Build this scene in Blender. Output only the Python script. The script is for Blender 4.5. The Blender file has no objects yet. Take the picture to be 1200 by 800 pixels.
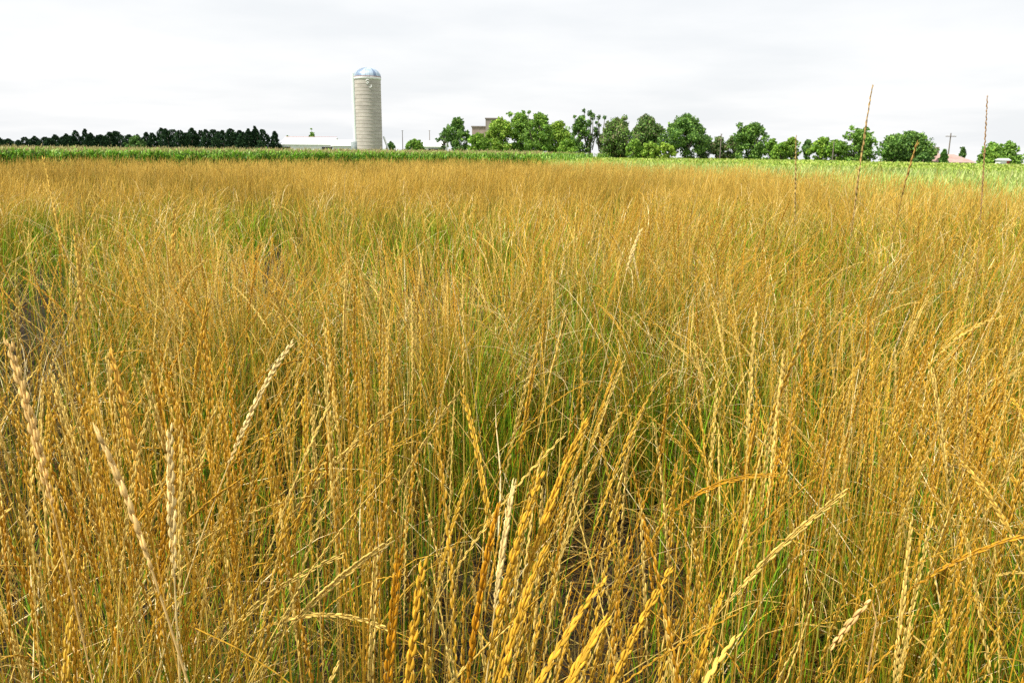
import bpy, math, random
import numpy as np
from mathutils import Matrix, Vector

R = math.radians
rng = np.random.default_rng(11)
random.seed(5)
scene = bpy.context.scene
col = scene.collection

# ------------------------------------------------------------------ camera
CAM = Vector((0, 0, 1.6))
F = 933.3                       # focal length in photo pixels (1200 wide)
PITCH, ROLL = R(13.35), R(0.48)
M3 = Matrix.Rotation(R(90) - PITCH, 3, 'X') @ Matrix.Rotation(ROLL, 3, 'Z')
cam_d = bpy.data.cameras.new('camera')
cam = bpy.data.objects.new('camera', cam_d)
col.objects.link(cam)
cam.matrix_world = Matrix.Translation(CAM) @ M3.to_4x4()
cam_d.sensor_width = 36
cam_d.lens = 28
cam_d.clip_start = 0.02
cam_d.clip_end = 20000
scene.camera = cam


def ray(u, v):
    return M3 @ Vector(((u - 600) / F, (400 - v) / F, -1))


def at_y(u, v, D):
    d = ray(u, v)
    return CAM + d * (D / d.y)


def at_z(u, v, z):
    d = ray(u, v)
    return CAM + d * ((z - CAM.z) / d.z)


# ------------------------------------------------------------------ noise
class Noise2:
    """smooth value noise on the ground plane, vectorised"""
    def __init__(self, seed, scale):
        g = np.random.default_rng(seed)
        self.t = g.random((256, 256))
        self.s = scale

    def __call__(self, x, y):
        x = np.asarray(x, float) / self.s + 57.3
        y = np.asarray(y, float) / self.s + 31.7
        xi = np.floor(x).astype(int); yi = np.floor(y).astype(int)
        fx = x - xi; fy = y - yi
        fx = fx * fx * (3 - 2 * fx); fy = fy * fy * (3 - 2 * fy)
        t = self.t
        a = t[xi & 255, yi & 255]; b = t[(xi + 1) & 255, yi & 255]
        c = t[xi & 255, (yi + 1) & 255]; d = t[(xi + 1) & 255, (yi + 1) & 255]
        return (a * (1 - fx) + b * fx) * (1 - fy) + (c * (1 - fx) + d * fx) * fy


def sstep(a, b, x):
    t = np.clip((np.asarray(x, float) - a) / (b - a), 0, 1)
    return t * t * (3 - 2 * t)


def ground_z(x, y):
    x = np.asarray(x, float); y = np.asarray(y, float)
    br = x / np.maximum(y, 1)
    crest = np.interp(br, [.0, .2, .32, .43, .63, .8], [215, 200, 180, 130, 101, 90])
    return -.05 * np.logaddexp(0, (y - crest - 8) / 6) * 6 * sstep(.02, .2, br) * sstep(20, 60, y) - 1.9 * sstep(crest - 1, crest + 10, y) * sstep(.3, .42, br)


# ------------------------------------------------------------------ mesh buffer
class Buf:
    def __init__(self):
        self.v = []; self.c = []; self.f = {3: [], 4: []}; self.n = 0

    def add(self, verts, faces, cols):
        """verts (n,3) faces (m,k) cols (n,3)"""
        verts = np.asarray(verts, float).reshape(-1, 3)
        faces = np.asarray(faces)
        cols = np.broadcast_to(np.asarray(cols, float), verts.shape)
        self.v.append(verts); self.c.append(cols)
        self.f[faces.shape[-1]].append(faces.reshape(-1, faces.shape[-1]) + self.n)
        self.n += len(verts)

    def add_more(self, faces, base):
        self.f[faces.shape[-1]].append(faces + base)

    def build(self, name, mat, parent=None, smooth=True, origin=None):
        V = np.concatenate(self.v); C = np.concatenate(self.c)
        if origin is not None:
            V = V - np.asarray(origin, float)
        q = np.concatenate(self.f[4]) if self.f[4] else np.zeros((0, 4), int)
        t = np.concatenate(self.f[3]) if self.f[3] else np.zeros((0, 3), int)
        me = bpy.data.meshes.new(name)
        me.vertices.add(len(V)); me.vertices.foreach_set('co', V.astype(np.float32).ravel())
        nl = q.size + t.size
        me.loops.add(nl)
        me.loops.foreach_set('vertex_index', np.concatenate([q.ravel(), t.ravel()]).astype(np.int32))
        me.polygons.add(len(q) + len(t))
        st = np.concatenate([np.arange(len(q)) * 4, q.size + np.arange(len(t)) * 3]).astype(np.int32)
        me.polygons.foreach_set('loop_start', st)
        me.update(calc_edges=True)
        me.validate(verbose=False)
        at = me.color_attributes.new('tone', 'FLOAT_COLOR', 'POINT')
        at.data.foreach_set('color', np.concatenate([C, np.ones((len(C), 1))], 1).astype(np.float32).ravel())
        me.polygons.foreach_set('use_smooth', np.full(len(me.polygons), smooth))
        me.materials.append(mat)
        o = bpy.data.objects.new(name, me)
        col.objects.link(o)
        if parent is not None:
            o.parent = parent
        return o


def frames(P, ref):
    T = np.gradient(P, axis=1)
    T /= np.linalg.norm(T, axis=2, keepdims=True) + 1e-9
    b1 = ref[:, None, :] - T * np.sum(ref[:, None, :] * T, 2, keepdims=True)
    b1 /= np.linalg.norm(b1, axis=2, keepdims=True) + 1e-9
    b2 = np.cross(T, b1)
    return T, b1, b2


def tubes(buf, P, Rad, S, cols, ref, spin=None, flat=1.0):
    """P (N,K,3) Rad (N,K) cols (N,K,3); S sides; S=2 gives a ribbon"""
    N, K = P.shape[:2]
    T, b1, b2 = frames(P, ref)
    if spin is None:
        spin = np.zeros(N)
    ang = spin[:, None] + np.arange(S)[None, :] * (2 * np.pi / S)
    ca = np.cos(ang)[:, None, :, None]; sa = np.sin(ang)[:, None, :, None]
    ring = b1[:, :, None, :] * ca + b2[:, :, None, :] * sa * flat
    V = P[:, :, None, :] + ring * Rad[:, :, None, None]
    C = np.broadcast_to(cols[:, :, None, :], V.shape)
    idx = np.arange(N * K * S).reshape(N, K, S)
    if S == 2:
        f = np.stack([idx[:, :-1, 0], idx[:, :-1, 1], idx[:, 1:, 1], idx[:, 1:, 0]], -1)
    else:
        nx = np.roll(idx, -1, axis=2)
        f = np.stack([idx[:, :-1], nx[:, :-1], nx[:, 1:], idx[:, 1:]], -1)
    buf.add(V.reshape(-1, 3), f.reshape(-1, 4), C.reshape(-1, 3))


def spikelets(buf, P, Rad_axis, T, side, nrm, L, Wd, Th, cols, S=4, rings=(0.22, 0.62), prof=(0.9, 0.8)):
    """P, T, side, nrm (N,3); L, Wd, Th (N,) -> plump pointed spikelets"""
    N = len(P)
    ang = np.arange(S) * 2 * np.pi / S + np.pi / S
    parts = [P[:, None, :]]
    for r, p in zip(rings, prof):
        c = P + T * (L * r)[:, None]
        # belly outwards
        c = c + side * (Wd * 0.35 * math.sin(math.pi * r))[:, None]
        ring = (side[:, None, :] * np.cos(ang)[None, :, None] * (Wd * 0.5 * p)[:, None, None]
                + nrm[:, None, :] * np.sin(ang)[None, :, None] * (Th * 0.5 * p)[:, None, None])
        parts.append(c[:, None, :] + ring)
    parts.append((P + T * L[:, None])[:, None, :])
    V = np.concatenate(parts, 1)
    nv = V.shape[1]
    base = (np.arange(N) * nv)[:, None, None]
    k = np.arange(S); k1 = (k + 1) % S
    tris = np.concatenate([np.stack([np.zeros(S, int), 1 + k1, 1 + k], -1),
                           np.stack([1 + (len(rings) - 1) * S + k, 1 + (len(rings) - 1) * S + k1, np.full(S, nv - 1)], -1)])
    quads = []
    for j in range(len(rings) - 1):
        quads.append(np.stack([1 + j * S + k, 1 + j * S + k1, 1 + (j + 1) * S + k1, 1 + (j + 1) * S + k], -1))
    b0 = buf.n
    C = np.broadcast_to(cols[:, None, :], V.shape).copy()
    C[:, 0] *= 0.8
    C[:, -1] = C[:, -1] * 0.6 + 0.4 * np.array([0.75, 0.58, 0.30])      # straw-pale glume tips
    buf.add(V.reshape(-1, 3), (tris[None] + base).reshape(-1, 3), C.reshape(-1, 3))
    if quads:
        q = np.concatenate(quads)
        buf.f[4].append((q[None] + base).reshape(-1, 4) + b0)


# ------------------------------------------------------------------ materials
def new_mat(name):
    m = bpy.data.materials.new(name); m.use_nodes = True
    nt = m.node_tree; nt.nodes.clear()
    out = nt.nodes.new('ShaderNodeOutputMaterial')
    return m, nt, out


def plant_mat(name, trans=0.25, rough=0.55, spec=0.3, nscale=60.0, var=0.25, tint=(1, 1, 1), gloss_bump=0.0):
    m, nt, out = new_mat(name)
    N = nt.nodes.new; Lk = nt.links.new
    a = N('ShaderNodeAttribute'); a.attribute_name = 'tone'
    tc = N('ShaderNodeTexCoord')
    no = N('ShaderNodeTexNoise'); no.inputs['Scale'].default_value = nscale; no.inputs['Detail'].default_value = 3
    Lk(tc.outputs['Object'], no.inputs['Vector'])
    mr = N('ShaderNodeMapRange'); mr.inputs['From Min'].default_value = .3; mr.inputs['From Max'].default_value = .7
    mr.inputs['To Min'].default_value = 1 - var; mr.inputs['To Max'].default_value = 1 + var
    Lk(no.outputs['Fac'], mr.inputs['Value'])
    mul = N('ShaderNodeVectorMath'); mul.operation = 'SCALE'
    Lk(a.outputs['Color'], mul.inputs[0]); Lk(mr.outputs['Result'], mul.inputs['Scale'])
    pr = N('ShaderNodeBsdfPrincipled'); pr.inputs['Roughness'].default_value = rough
    pr.inputs['Specular IOR Level'].default_value = spec
    Lk(mul.outputs[0], pr.inputs['Base Color'])
    tr = N('ShaderNodeBsdfTranslucent'); Lk(mul.outputs[0], tr.inputs['Color'])
    mx = N('ShaderNodeMixShader'); mx.inputs['Fac'].default_value = trans
    Lk(pr.outputs[0], mx.inputs[1]); Lk(tr.outputs[0], mx.inputs[2])
    Lk(mx.outputs[0], out.inputs['Surface'])
    return m


def noise_mat(name, c1, c2, scale=3.0, rough=0.8, spec=0.2, bump=0.0, detail=5, stretch=(1, 1, 1), metallic=0.0, c3=None, scale2=0.3):
    m, nt, out = new_mat(name)
    N = nt.nodes.new; Lk = nt.links.new
    tc = N('ShaderNodeTexCoord'); mp = N('ShaderNodeMapping'); mp.inputs['Scale'].default_value = stretch
    Lk(tc.outputs['Object'], mp.inputs['Vector'])
    no = N('ShaderNodeTexNoise'); no.inputs['Scale'].default_value = scale; no.inputs['Detail'].default_value = detail
    Lk(mp.outputs[0], no.inputs['Vector'])
    cr = N('ShaderNodeValToRGB')
    cr.color_ramp.elements[0].position = .35; cr.color_ramp.elements[1].position = .65
    cr.color_ramp.elements[0].color = (*c1, 1); cr.color_ramp.elements[1].color = (*c2, 1)
    Lk(no.outputs['Fac'], cr.inputs['Fac'])
    src = cr.outputs['Color']
    if c3:
        n2 = N('ShaderNodeTexNoise'); n2.inputs['Scale'].default_value = scale2; n2.inputs['Detail'].default_value = 4
        Lk(mp.outputs[0], n2.inputs['Vector'])
        r2 = N('ShaderNodeMapRange'); r2.inputs['From Min'].default_value = .42; r2.inputs['From Max'].default_value = .62
        Lk(n2.outputs['Fac'], r2.inputs['Value'])
        mx = N('ShaderNodeMixRGB'); mx.inputs['Color2'].default_value = (*c3, 1)
        Lk(r2.outputs['Result'], mx.inputs['Fac']); Lk(src, mx.inputs['Color1']); src = mx.outputs['Color']
    pr = N('ShaderNodeBsdfPrincipled'); pr.inputs['Roughness'].default_value = rough
    pr.inputs['Specular IOR Level'].default_value = spec; pr.inputs['Metallic'].default_value = metallic
    Lk(src, pr.inputs['Base Color'])
    if bump:
        b = N('ShaderNodeBump'); b.inputs['Strength'].default_value = bump; b.inputs['Distance'].default_value = .02
        Lk(no.outputs['Fac'], b.inputs['Height']); Lk(b.outputs[0], pr.inputs['Normal'])
    Lk(pr.outputs[0], out.inputs['Surface'])
    return m


M_GRASS = plant_mat('ripe_wheatgrass', trans=0.12, rough=0.6, spec=0.14, nscale=90, var=0.22)
M_CORN = plant_mat('corn_leaf', trans=0.3, rough=0.45, spec=0.4, nscale=8, var=0.2)
M_SOY = plant_mat('bean_leaf', trans=0.3, rough=0.5, spec=0.3, nscale=1.2, var=0.2)
M_LEAF = plant_mat('tree_leaf', trans=0.25, rough=0.55, spec=0.25, nscale=1.0, var=0.3)
M_NEEDLE = plant_mat('conifer_needle', trans=0.0, rough=1.0, spec=0.0, nscale=1.0, var=0.3)
M_BARK = noise_mat('bark', (.10, .075, .055), (.22, .18, .14), scale=6, stretch=(1, 1, .3), bump=.4)
M_WHITE = noise_mat('white_paint', (.78, .78, .77), (.84, .84, .83), scale=1.2, rough=.6)
M_WHITE_METAL = noise_mat('white_sheet_metal', (.80, .80, .80), (.86, .86, .86), scale=.6, rough=.35, spec=.5)
M_STRIPE = noise_mat('red_brown_flashing', (.45, .22, .2), (.55, .3, .28), scale=3)
M_POLE = noise_mat('weathered_pole', (.16, .13, .11), (.28, .24, .21), scale=5, stretch=(1, 1, .2))
M_DARK = noise_mat('dark_opening', (.03, .03, .03), (.06, .06, .06), scale=2)
M_GLASS = noise_mat('window_glass', (.05, .06, .07), (.08, .09, .1), scale=1, rough=.08, spec=.6)

# ------------------------------------------------------------------ properties helpers
def tag(o, label=None, cat=None, group=None, kind=None):
    if label: o['label'] = label
    if cat: o['category'] = cat
    if group: o['group'] = group
    if kind: o['kind'] = kind
    return o


def empty(name, loc, label, cat, group=None):
    o = bpy.data.objects.new(name, None); col.objects.link(o)
    o.location = loc; o.empty_display_size = .1
    return tag(o, label, cat, group)


# ------------------------------------------------------------------ terrain
EDGE_Z = 1.12
gold_edge_px = [(-260, 187.5), (0, 187.2), (300, 187.6), (620, 188.2), (760, 192.5), (900, 198.3), (1050, 205.2), (1200, 213.0), (1420, 226)]
GE = np.array([[*at_z(u, v, EDGE_Z)[:2]] for u, v in gold_edge_px])
strip_px = [(620, 186.6), (760, 189.0), (900, 191.6), (1050, 194.6), (1200, 198.0), (1420, 204)]
SE = np.array([[*at_z(u, v, 0.92)[:2]] for u, v in strip_px])


def gold_far(x):
    """far limit (y) of the ripe field, by bearing x/y handled iteratively"""
    return np.interp(x, GE[:, 0], GE[:, 1])


bear_ge = GE[:, 0] / GE[:, 1]; bear_se = SE[:, 0] / SE[:, 1]


def edge_y(x, y):
    return np.interp(x / y, bear_ge, GE[:, 1])


def strip_y(x, y):
    b = x / y
    s = np.interp(b, bear_se, SE[:, 1])
    return np.where(b < bear_se[0], 0, s)


def build_ground():
    xs = np.unique(np.concatenate([np.linspace(-3000, -200, 15), np.linspace(-200, 200, 101), np.linspace(200, 3000, 15)]))
    ys = np.unique(np.concatenate([np.linspace(-400, -20, 10), np.linspace(-20, 260, 113), np.linspace(260, 6000, 25)]))
    X, Y = np.meshgrid(xs, ys)
    Z = ground_z(X, Y)
    V = np.stack([X, Y, Z], -1).reshape(-1, 3)
    n, m = X.shape
    idx = np.arange(n * m).reshape(n, m)
    f = np.stack([idx[:-1, :-1], idx[:-1, 1:], idx[1:, 1:], idx[1:, :-1]], -1).reshape(-1, 4)
    b = Buf(); b.add(V, f, (1, 1, 1))
    mt, nt, out = new_mat('field_soil')
    N = nt.nodes.new; Lk = nt.links.new
    tc = N('ShaderNodeTexCoord')
    n1 = N('ShaderNodeTexNoise'); n1.inputs['Scale'].default_value = 14; n1.inputs['Detail'].default_value = 8
    Lk(tc.outputs['Object'], n1.inputs['Vector'])
    cr = N('ShaderNodeValToRGB'); e = cr.color_ramp.elements
    e[0].position = .35; e[0].color = (.016, .012, .009, 1); e[1].position = .75; e[1].color = (.055, .038, .022, 1)
    Lk(n1.outputs['Fac'], cr.inputs['Fac'])
    # far away the land is grassed over
    sp = N('ShaderNodeSeparateXYZ'); Lk(tc.outputs['Object'], sp.inputs[0])
    mr = N('ShaderNodeMapRange'); mr.inputs['From Min'].default_value = 42; mr.inputs['From Max'].default_value = 60
    Lk(sp.outputs['Y'], mr.inputs['Value'])
    n2 = N('ShaderNodeTexNoise'); n2.inputs['Scale'].default_value = .4; n2.inputs['Detail'].default_value = 6
    Lk(tc.outputs['Object'], n2.inputs['Vector'])
    c2 = N('ShaderNodeValToRGB'); e = c2.color_ramp.elements
    e[0].position = .3; e[0].color = (.05, .10, .02, 1); e[1].position = .7; e[1].color = (.12, .17, .04, 1)
    Lk(n2.outputs['Fac'], c2.inputs['Fac'])
    mx = N('ShaderNodeMixRGB'); Lk(mr.outputs[0], mx.inputs['Fac']); Lk(cr.outputs[0], mx.inputs['Color1']); Lk(c2.outputs[0], mx.inputs['Color2'])
    pr = N('ShaderNodeBsdfPrincipled'); pr.inputs['Roughness'].default_value = .95; pr.inputs['Specular IOR Level'].default_value = .1
    Lk(mx.outputs[0], pr.inputs['Base Color'])
    bp = N('ShaderNodeBump'); bp.inputs['Strength'].default_value = .8; bp.inputs['Distance'].default_value = .03
    Lk(n1.outputs['Fac'], bp.inputs['Height']); Lk(bp.outputs[0], pr.inputs['Normal'])
    Lk(pr.outputs[0], out.inputs['Surface'])
    o = b.build('ground', mt)
    tag(o, 'dark soil under the ripe grass and green land beyond', kind='structure')


build_ground()

# ------------------------------------------------------------------ grass colours (albedo)
GOLD = np.array([.63, .385, .040]); ORANGE = np.array([.54, .265, .014]); STRAW = np.array([.76, .54, .13])
CREAM = np.array([.82, .68, .36]); GREEN = np.array([.14, .275, .008]); DKGREEN = np.array([.05, .13, .006])
OLIVE = np.array([.34, .31, .02])
nz_lean = Noise2(3, 1.3); nz_lean2 = Noise2(4, 0.45); nz_az = Noise2(5, 2.2)
nz_den = Noise2(6, 0.55); nz_den2 = Noise2(7, 2.4); nz_h = Noise2(8, 1.0); nz_col = Noise2(9, 1.1); nz_clump = Noise2(12, 0.22)


def pix_ground(u, v, z=0.0):
    p = at_z(u, v, z); return p.x, p.y


# thin places in the sward seen in the photograph: (x, y, radius x, radius y, strength)
GAPS = []
for u, v, z, rx, ry, s in [(318, 440, .6, .10, .35, .95), (560, 560, .35, .22, .30, .85), (420, 640, .35, .14, .18, .8),
                           (10, 365, .8, .40, .6, .95), (635, 520, .35, .16, .3, .7), (505, 290, .85, .34, .6, .85),
                           (330, 268, .9, .45, .8, .85), (990, 235, .9, .6, .8, .6), (240, 232, .95, .7, 1., .6), (720, 250, .9, .5, .8, .6), (700, 700, .3, .10, .10, .5),
                           (960, 600, .3, .14, .2, .6), (1050, 430, .5, .2, .4, .5), (905, 215 + 30, .95, .8, .8, .35),
                           (120, 660, .2, .08, .12, .4), (540, 400, .55, .25, .4, .6)]:
    x, y = pix_ground(u, v, z); GAPS.append((x, y, rx, ry, s * .6))
for u, v, rx, s in [(5, 352, .55, .99), (30, 290, .5, .9), (322, 430, .16, .985), (560, 545, .14, .75), (650, 720, .10, .5), (430, 640, .09, .8), (500, 285, .4, .75), (330, 262, .55, .85),
                    (985, 232, .6, .6), (800, 560, .08, .7), (960, 590, .1, .7), (1065, 420, .2, .6), (700, 400, .2, .55), (150, 420, .09, .6), (250, 640, .07, .7)]:
    xa, ya = pix_ground(u, v, 1.22); xb, yb = pix_ground(u, v, .40)
    GAPS.append(((xa + xb) / 2, (ya + yb) / 2, rx, (yb - ya) / 2 * .95, s))


def sward(x, y):
    """chance that a stalk grows here, from clumps and thin places"""
    d = 0.12 + 1.1 * sstep(.2, .75, nz_den(x, y)) * (0.45 + nz_den2(x, y))
    d = d * (0.30 + 1.2 * sstep(.3, .65, nz_clump(x, y)))
    d = d * (1 - .6 * np.exp(-((x + .85) / .65) ** 4 - ((y - 2.1) / .75) ** 4))
    for gx, gy, rx, ry, s in GAPS:
        d = d * (1 - s * np.exp(-(((x - gx * y / gy) / rx) ** 2 + ((y - gy) / ry) ** 2)))
    return d


def scatter(n, y0, y1, side=0.70, pad=0.5):
    """n points spread evenly over the strip of field in front of the camera between depths y0 and y1"""
    # area element grows with the width of the view
    yy = np.linspace(y0, y1, 400); w = side * yy + pad
    c = np.cumsum(w); c = c / c[-1]
    y = np.interp(rng.random(n), c, yy)
    x = (rng.random(n) * 2 - 1) * (side * y + pad)
    return x, y


def paths(x, y, L, az, th0, th1, droop, s):
    """bent stalks: tilt from vertical th0 + th1*s^2 + droop*s^6, s (N,K) fractions of the length"""
    N = len(x)
    fine = np.linspace(0, 1, 33)
    th = th0[:, None] + th1[:, None] * fine ** 2 + droop[:, None] * fine ** 6
    ds = 1 / 32
    dr = np.sin(th); dz = np.cos(th)
    r = np.concatenate([np.zeros((N, 1)), np.cumsum((dr[:, 1:] + dr[:, :-1]) * .5 * ds, 1)], 1) * L[:, None]
    z = np.concatenate([np.zeros((N, 1)), np.cumsum((dz[:, 1:] + dz[:, :-1]) * .5 * ds, 1)], 1) * L[:, None]
    k = s * 32; i = np.clip(np.floor(k).astype(int), 0, 31); fr = k - i
    rr = np.take_along_axis(r, i, 1) * (1 - fr) + np.take_along_axis(r, i + 1, 1) * fr
    zz = np.take_along_axis(z, i, 1) * (1 - fr) + np.take_along_axis(z, i + 1, 1) * fr
    ph = rng.random(N) * 6.28; wob = rng.random(N) * .008
    off = wob[:, None] * np.sin(s * 7 + ph[:, None])
    ca, sa = np.cos(az)[:, None], np.sin(az)[:, None]
    P = np.stack([x[:, None] + rr * ca - off * sa, y[:, None] + rr * sa + off * ca, zz], -1)
    ref = np.stack([-np.sin(az), np.cos(az), np.zeros(N)], -1)
    return P, ref


def lerp(a, b, t):
    t = np.asarray(t)[..., None]
    return a * (1 - t) + b * t


def tussocks(n, y0, y1, spacing=.36, side=.70, pad=.5, spread=.075):
    gx = np.arange(-(side * y1 + pad) - spacing, side * y1 + pad + spacing, spacing)
    gy = np.arange(y0 - .1, y1 + .1, spacing * .9)
    X, Y = np.meshgrid(gx, gy); X = X.ravel(); Y = Y.ravel()
    g2 = np.random.default_rng(77)
    X = X + g2.uniform(-.38, .38, X.size) * spacing; Y = Y + g2.uniform(-.38, .38, X.size) * spacing
    k = (np.abs(X) < side * Y + pad) & (Y > y0 - .05)
    X, Y = X[k], Y[k]
    wgt = sward(X, Y) * g2.uniform(.5, 1.3, X.size); wgt /= wgt.sum()
    i = rng.choice(len(X), n, p=wgt)
    dx = rng.normal(0, spread, n); dy = rng.normal(0, spread, n)
    return X[i] + dx, Y[i] + dy, dx, dy


def fan_fields(x, y, dx, dy, n, spread=.075):
    """stalks of a tussock lean outwards from its middle, the whole leaning with the wind"""
    wind = (nz_az(x, y) - .5) * 4.5 + .3
    r = np.hypot(dx, dy) / spread
    wx = .07 * np.cos(wind) + dx / spread * .085 + rng.normal(0, .035, n); wy = .07 * np.sin(wind) + dy / spread * .085 + rng.normal(0, .035, n)
    az = np.arctan2(wy, wx); th0 = np.hypot(wx, wy)
    bend = rng.random(n)
    th1 = .02 + th0 * .8 * rng.random(n) + .22 * nz_lean(x, y) * rng.random(n) + np.where(bend < .26, rng.random(n) * .9, 0)
    droop = np.where(rng.random(n) < .28, rng.random(n) * 1.3, rng.random(n) * .25)
    return az, th0, th1, droop


def lean_fields(x, y, n):
    base_az = (nz_az(x, y) - .5) * 5.5 + 0.1 + .9 * np.sin(x * 1.3 + y * .4)
    az = base_az + rng.normal(0, .75, n)
    th0 = np.abs(rng.normal(.05, .05, n)) + .06 * nz_lean2(x, y)
    far = sstep(6, 14, y)
    th1 = .02 + .34 * nz_lean(x, y) * rng.random(n) + np.where(rng.random(n) < .22, rng.random(n) * (.95 - .4 * far), 0)
    droop = np.where(rng.random(n) < .2, rng.random(n) * 1.3, rng.random(n) * .2)
    return az, th0, th1, droop


def stalk_tones(n, x, y):
    mix = rng.random(n); nc = nz_col(x, y)
    head = lerp(np.broadcast_to(GOLD, (n, 3)), np.broadcast_to(ORANGE, (n, 3)), np.clip(rng.normal(.36, .35, n), 0, 1))
    head = np.where((mix < .22 + .15 * nc)[:, None], STRAW * rng.uniform(.85, 1.1, (n, 1)), head)
    head = np.where(((mix > .975) & (y > 2.2))[:, None], CREAM, head)
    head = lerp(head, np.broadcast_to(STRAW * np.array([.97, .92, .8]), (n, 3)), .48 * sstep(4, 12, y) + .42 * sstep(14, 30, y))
    top = head * rng.uniform(.85, 1.05, (n, 1))
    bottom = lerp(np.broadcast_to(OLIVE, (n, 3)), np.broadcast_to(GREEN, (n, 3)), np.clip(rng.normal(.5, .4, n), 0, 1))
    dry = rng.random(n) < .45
    bottom = np.where(dry[:, None], ORANGE * rng.uniform(.15, .6, (n, 1)), bottom)  # dead sheaths, toned down further to paint in shade low in the sward
    return head, top, bottom * .8  # all stem bases darkened, painted shade between the stalks


def clear_of_camera(P):
    """keep stalks whose every point is well away from the lens"""
    d = np.linalg.norm(P - np.array(CAM)[None, None, :], axis=2)
    return d.min(1)


# ------------------------------------------------------------------ the sward
def head_spikelets(buf, P, ref, Lst, head_len, n_sp, tone, scale, S=4, rings=(0.22, 0.62), prof=(.95, .8), opening=(.0, .10), lenf=1.0):
    """P (N,K,3): node positions along the head, alternate spikelets at each node"""
    N, K = P.shape[:2]
    T, b1, b2 = frames(P, ref)
    phi = rng.random(N) * np.pi
    side = b1 * np.cos(phi)[:, None, None] + b2 * np.sin(phi)[:, None, None]
    nrm = -b1 * np.sin(phi)[:, None, None] + b2 * np.cos(phi)[:, None, None]
    sg = np.where(np.arange(K) % 2 == 0, 1.0, -1.0)[None, :, None]
    side = side * sg
    ax = T + side * rng.uniform(*opening, (N, K, 1)) + nrm * rng.normal(0, .05, (N, K, 1))
    ax /= np.linalg.norm(ax, axis=2, keepdims=True)
    t = np.linspace(0, 1, K)[None, :]
    env = np.clip(.55 + 1.1 * np.minimum(t * 3, 1) * .5, 0, 1) * (1 - .35 * t ** 3)
    L = (.0200 * lenf * env * scale[:, None]) * rng.uniform(.85, 1.2, (N, K))
    Wd = .0038 * env * scale[:, None] * rng.uniform(.85, 1.2, (N, K))
    Th = .0036 * env * scale[:, None] * rng.uniform(.85, 1.15, (N, K))
    c = tone[:, None, :] * rng.uniform(.72, 1.2, (N, K, 1))
    p0 = P + side * (.0012 * np.minimum(scale, 1))[:, None, None]
    spikelets(buf, p0.reshape(-1, 3), None, ax.reshape(-1, 3), side.reshape(-1, 3), nrm.reshape(-1, 3),
              L.ravel(), Wd.ravel(), Th.ravel(), c.reshape(-1, 3), S=S, rings=rings, prof=prof)


def near_stalks(buf, n, y0, y1, n_sp=34, keep_min=.52, clump=None):
    if clump is None:
        n = int(n * .62)
        x, y, dx, dy = tussocks(n, y0, y1)
    else:                                     # one tall tussock: centre, radii
        x = rng.normal(clump[0], clump[2], n); y = rng.normal(clump[1], clump[3], n)
    if clump is None: az, th0, th1, droop = fan_fields(x, y, dx, dy, n)
    L = rng.normal(1.16, .10, n) * (.84 + .32 * nz_h(x, y)) + .10 * (1 - sstep(1.2, 3.5, y)) * (1 - .6 * sstep(.1, .7, x))
    hl = rng.uniform(.17, .31, n)
    if clump is not None:
        L = rng.normal(clump[4], .07, n); az = clump[5] + rng.normal(0, .5, n); th0 = np.abs(rng.normal(clump[6], .05, n))
        th1 = rng.random(n) * .16; droop = rng.random(n) * .2; hl = rng.uniform(.2, .32, n)
    L = np.minimum(L, 1.36)
    sH = 1 - hl / L
    Ks = 9
    s = np.concatenate([np.linspace(0, 1, Ks)[None, :] * sH[:, None],
                        sH[:, None] + (1 - sH)[:, None] * np.linspace(0, 1, n_sp)[None, 1:]], 1)
    P, ref = paths(x, y, L, az, th0, th1, droop, s)
    d = clear_of_camera(P)
    k = d > keep_min
    P, ref, s, x, y, hl = P[k], ref[k], s[k], x[k], y[k], hl[k]; n = len(x)
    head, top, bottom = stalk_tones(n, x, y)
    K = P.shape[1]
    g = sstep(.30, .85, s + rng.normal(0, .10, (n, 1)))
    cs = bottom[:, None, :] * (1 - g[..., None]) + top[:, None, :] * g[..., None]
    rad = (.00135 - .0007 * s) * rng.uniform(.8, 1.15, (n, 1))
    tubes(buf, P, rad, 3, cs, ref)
    pick = rng.random(n) + (.15 if clump is not None else 0)
    sc = np.where(pick < .42, rng.uniform(.30, .45, n), np.where(pick < .72, rng.uniform(.5, .72, n), rng.uniform(.75, 1.05, n)))
    head_spikelets(buf, P[:, Ks:], ref, None, hl, n_sp, head, sc)
    return n


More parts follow.
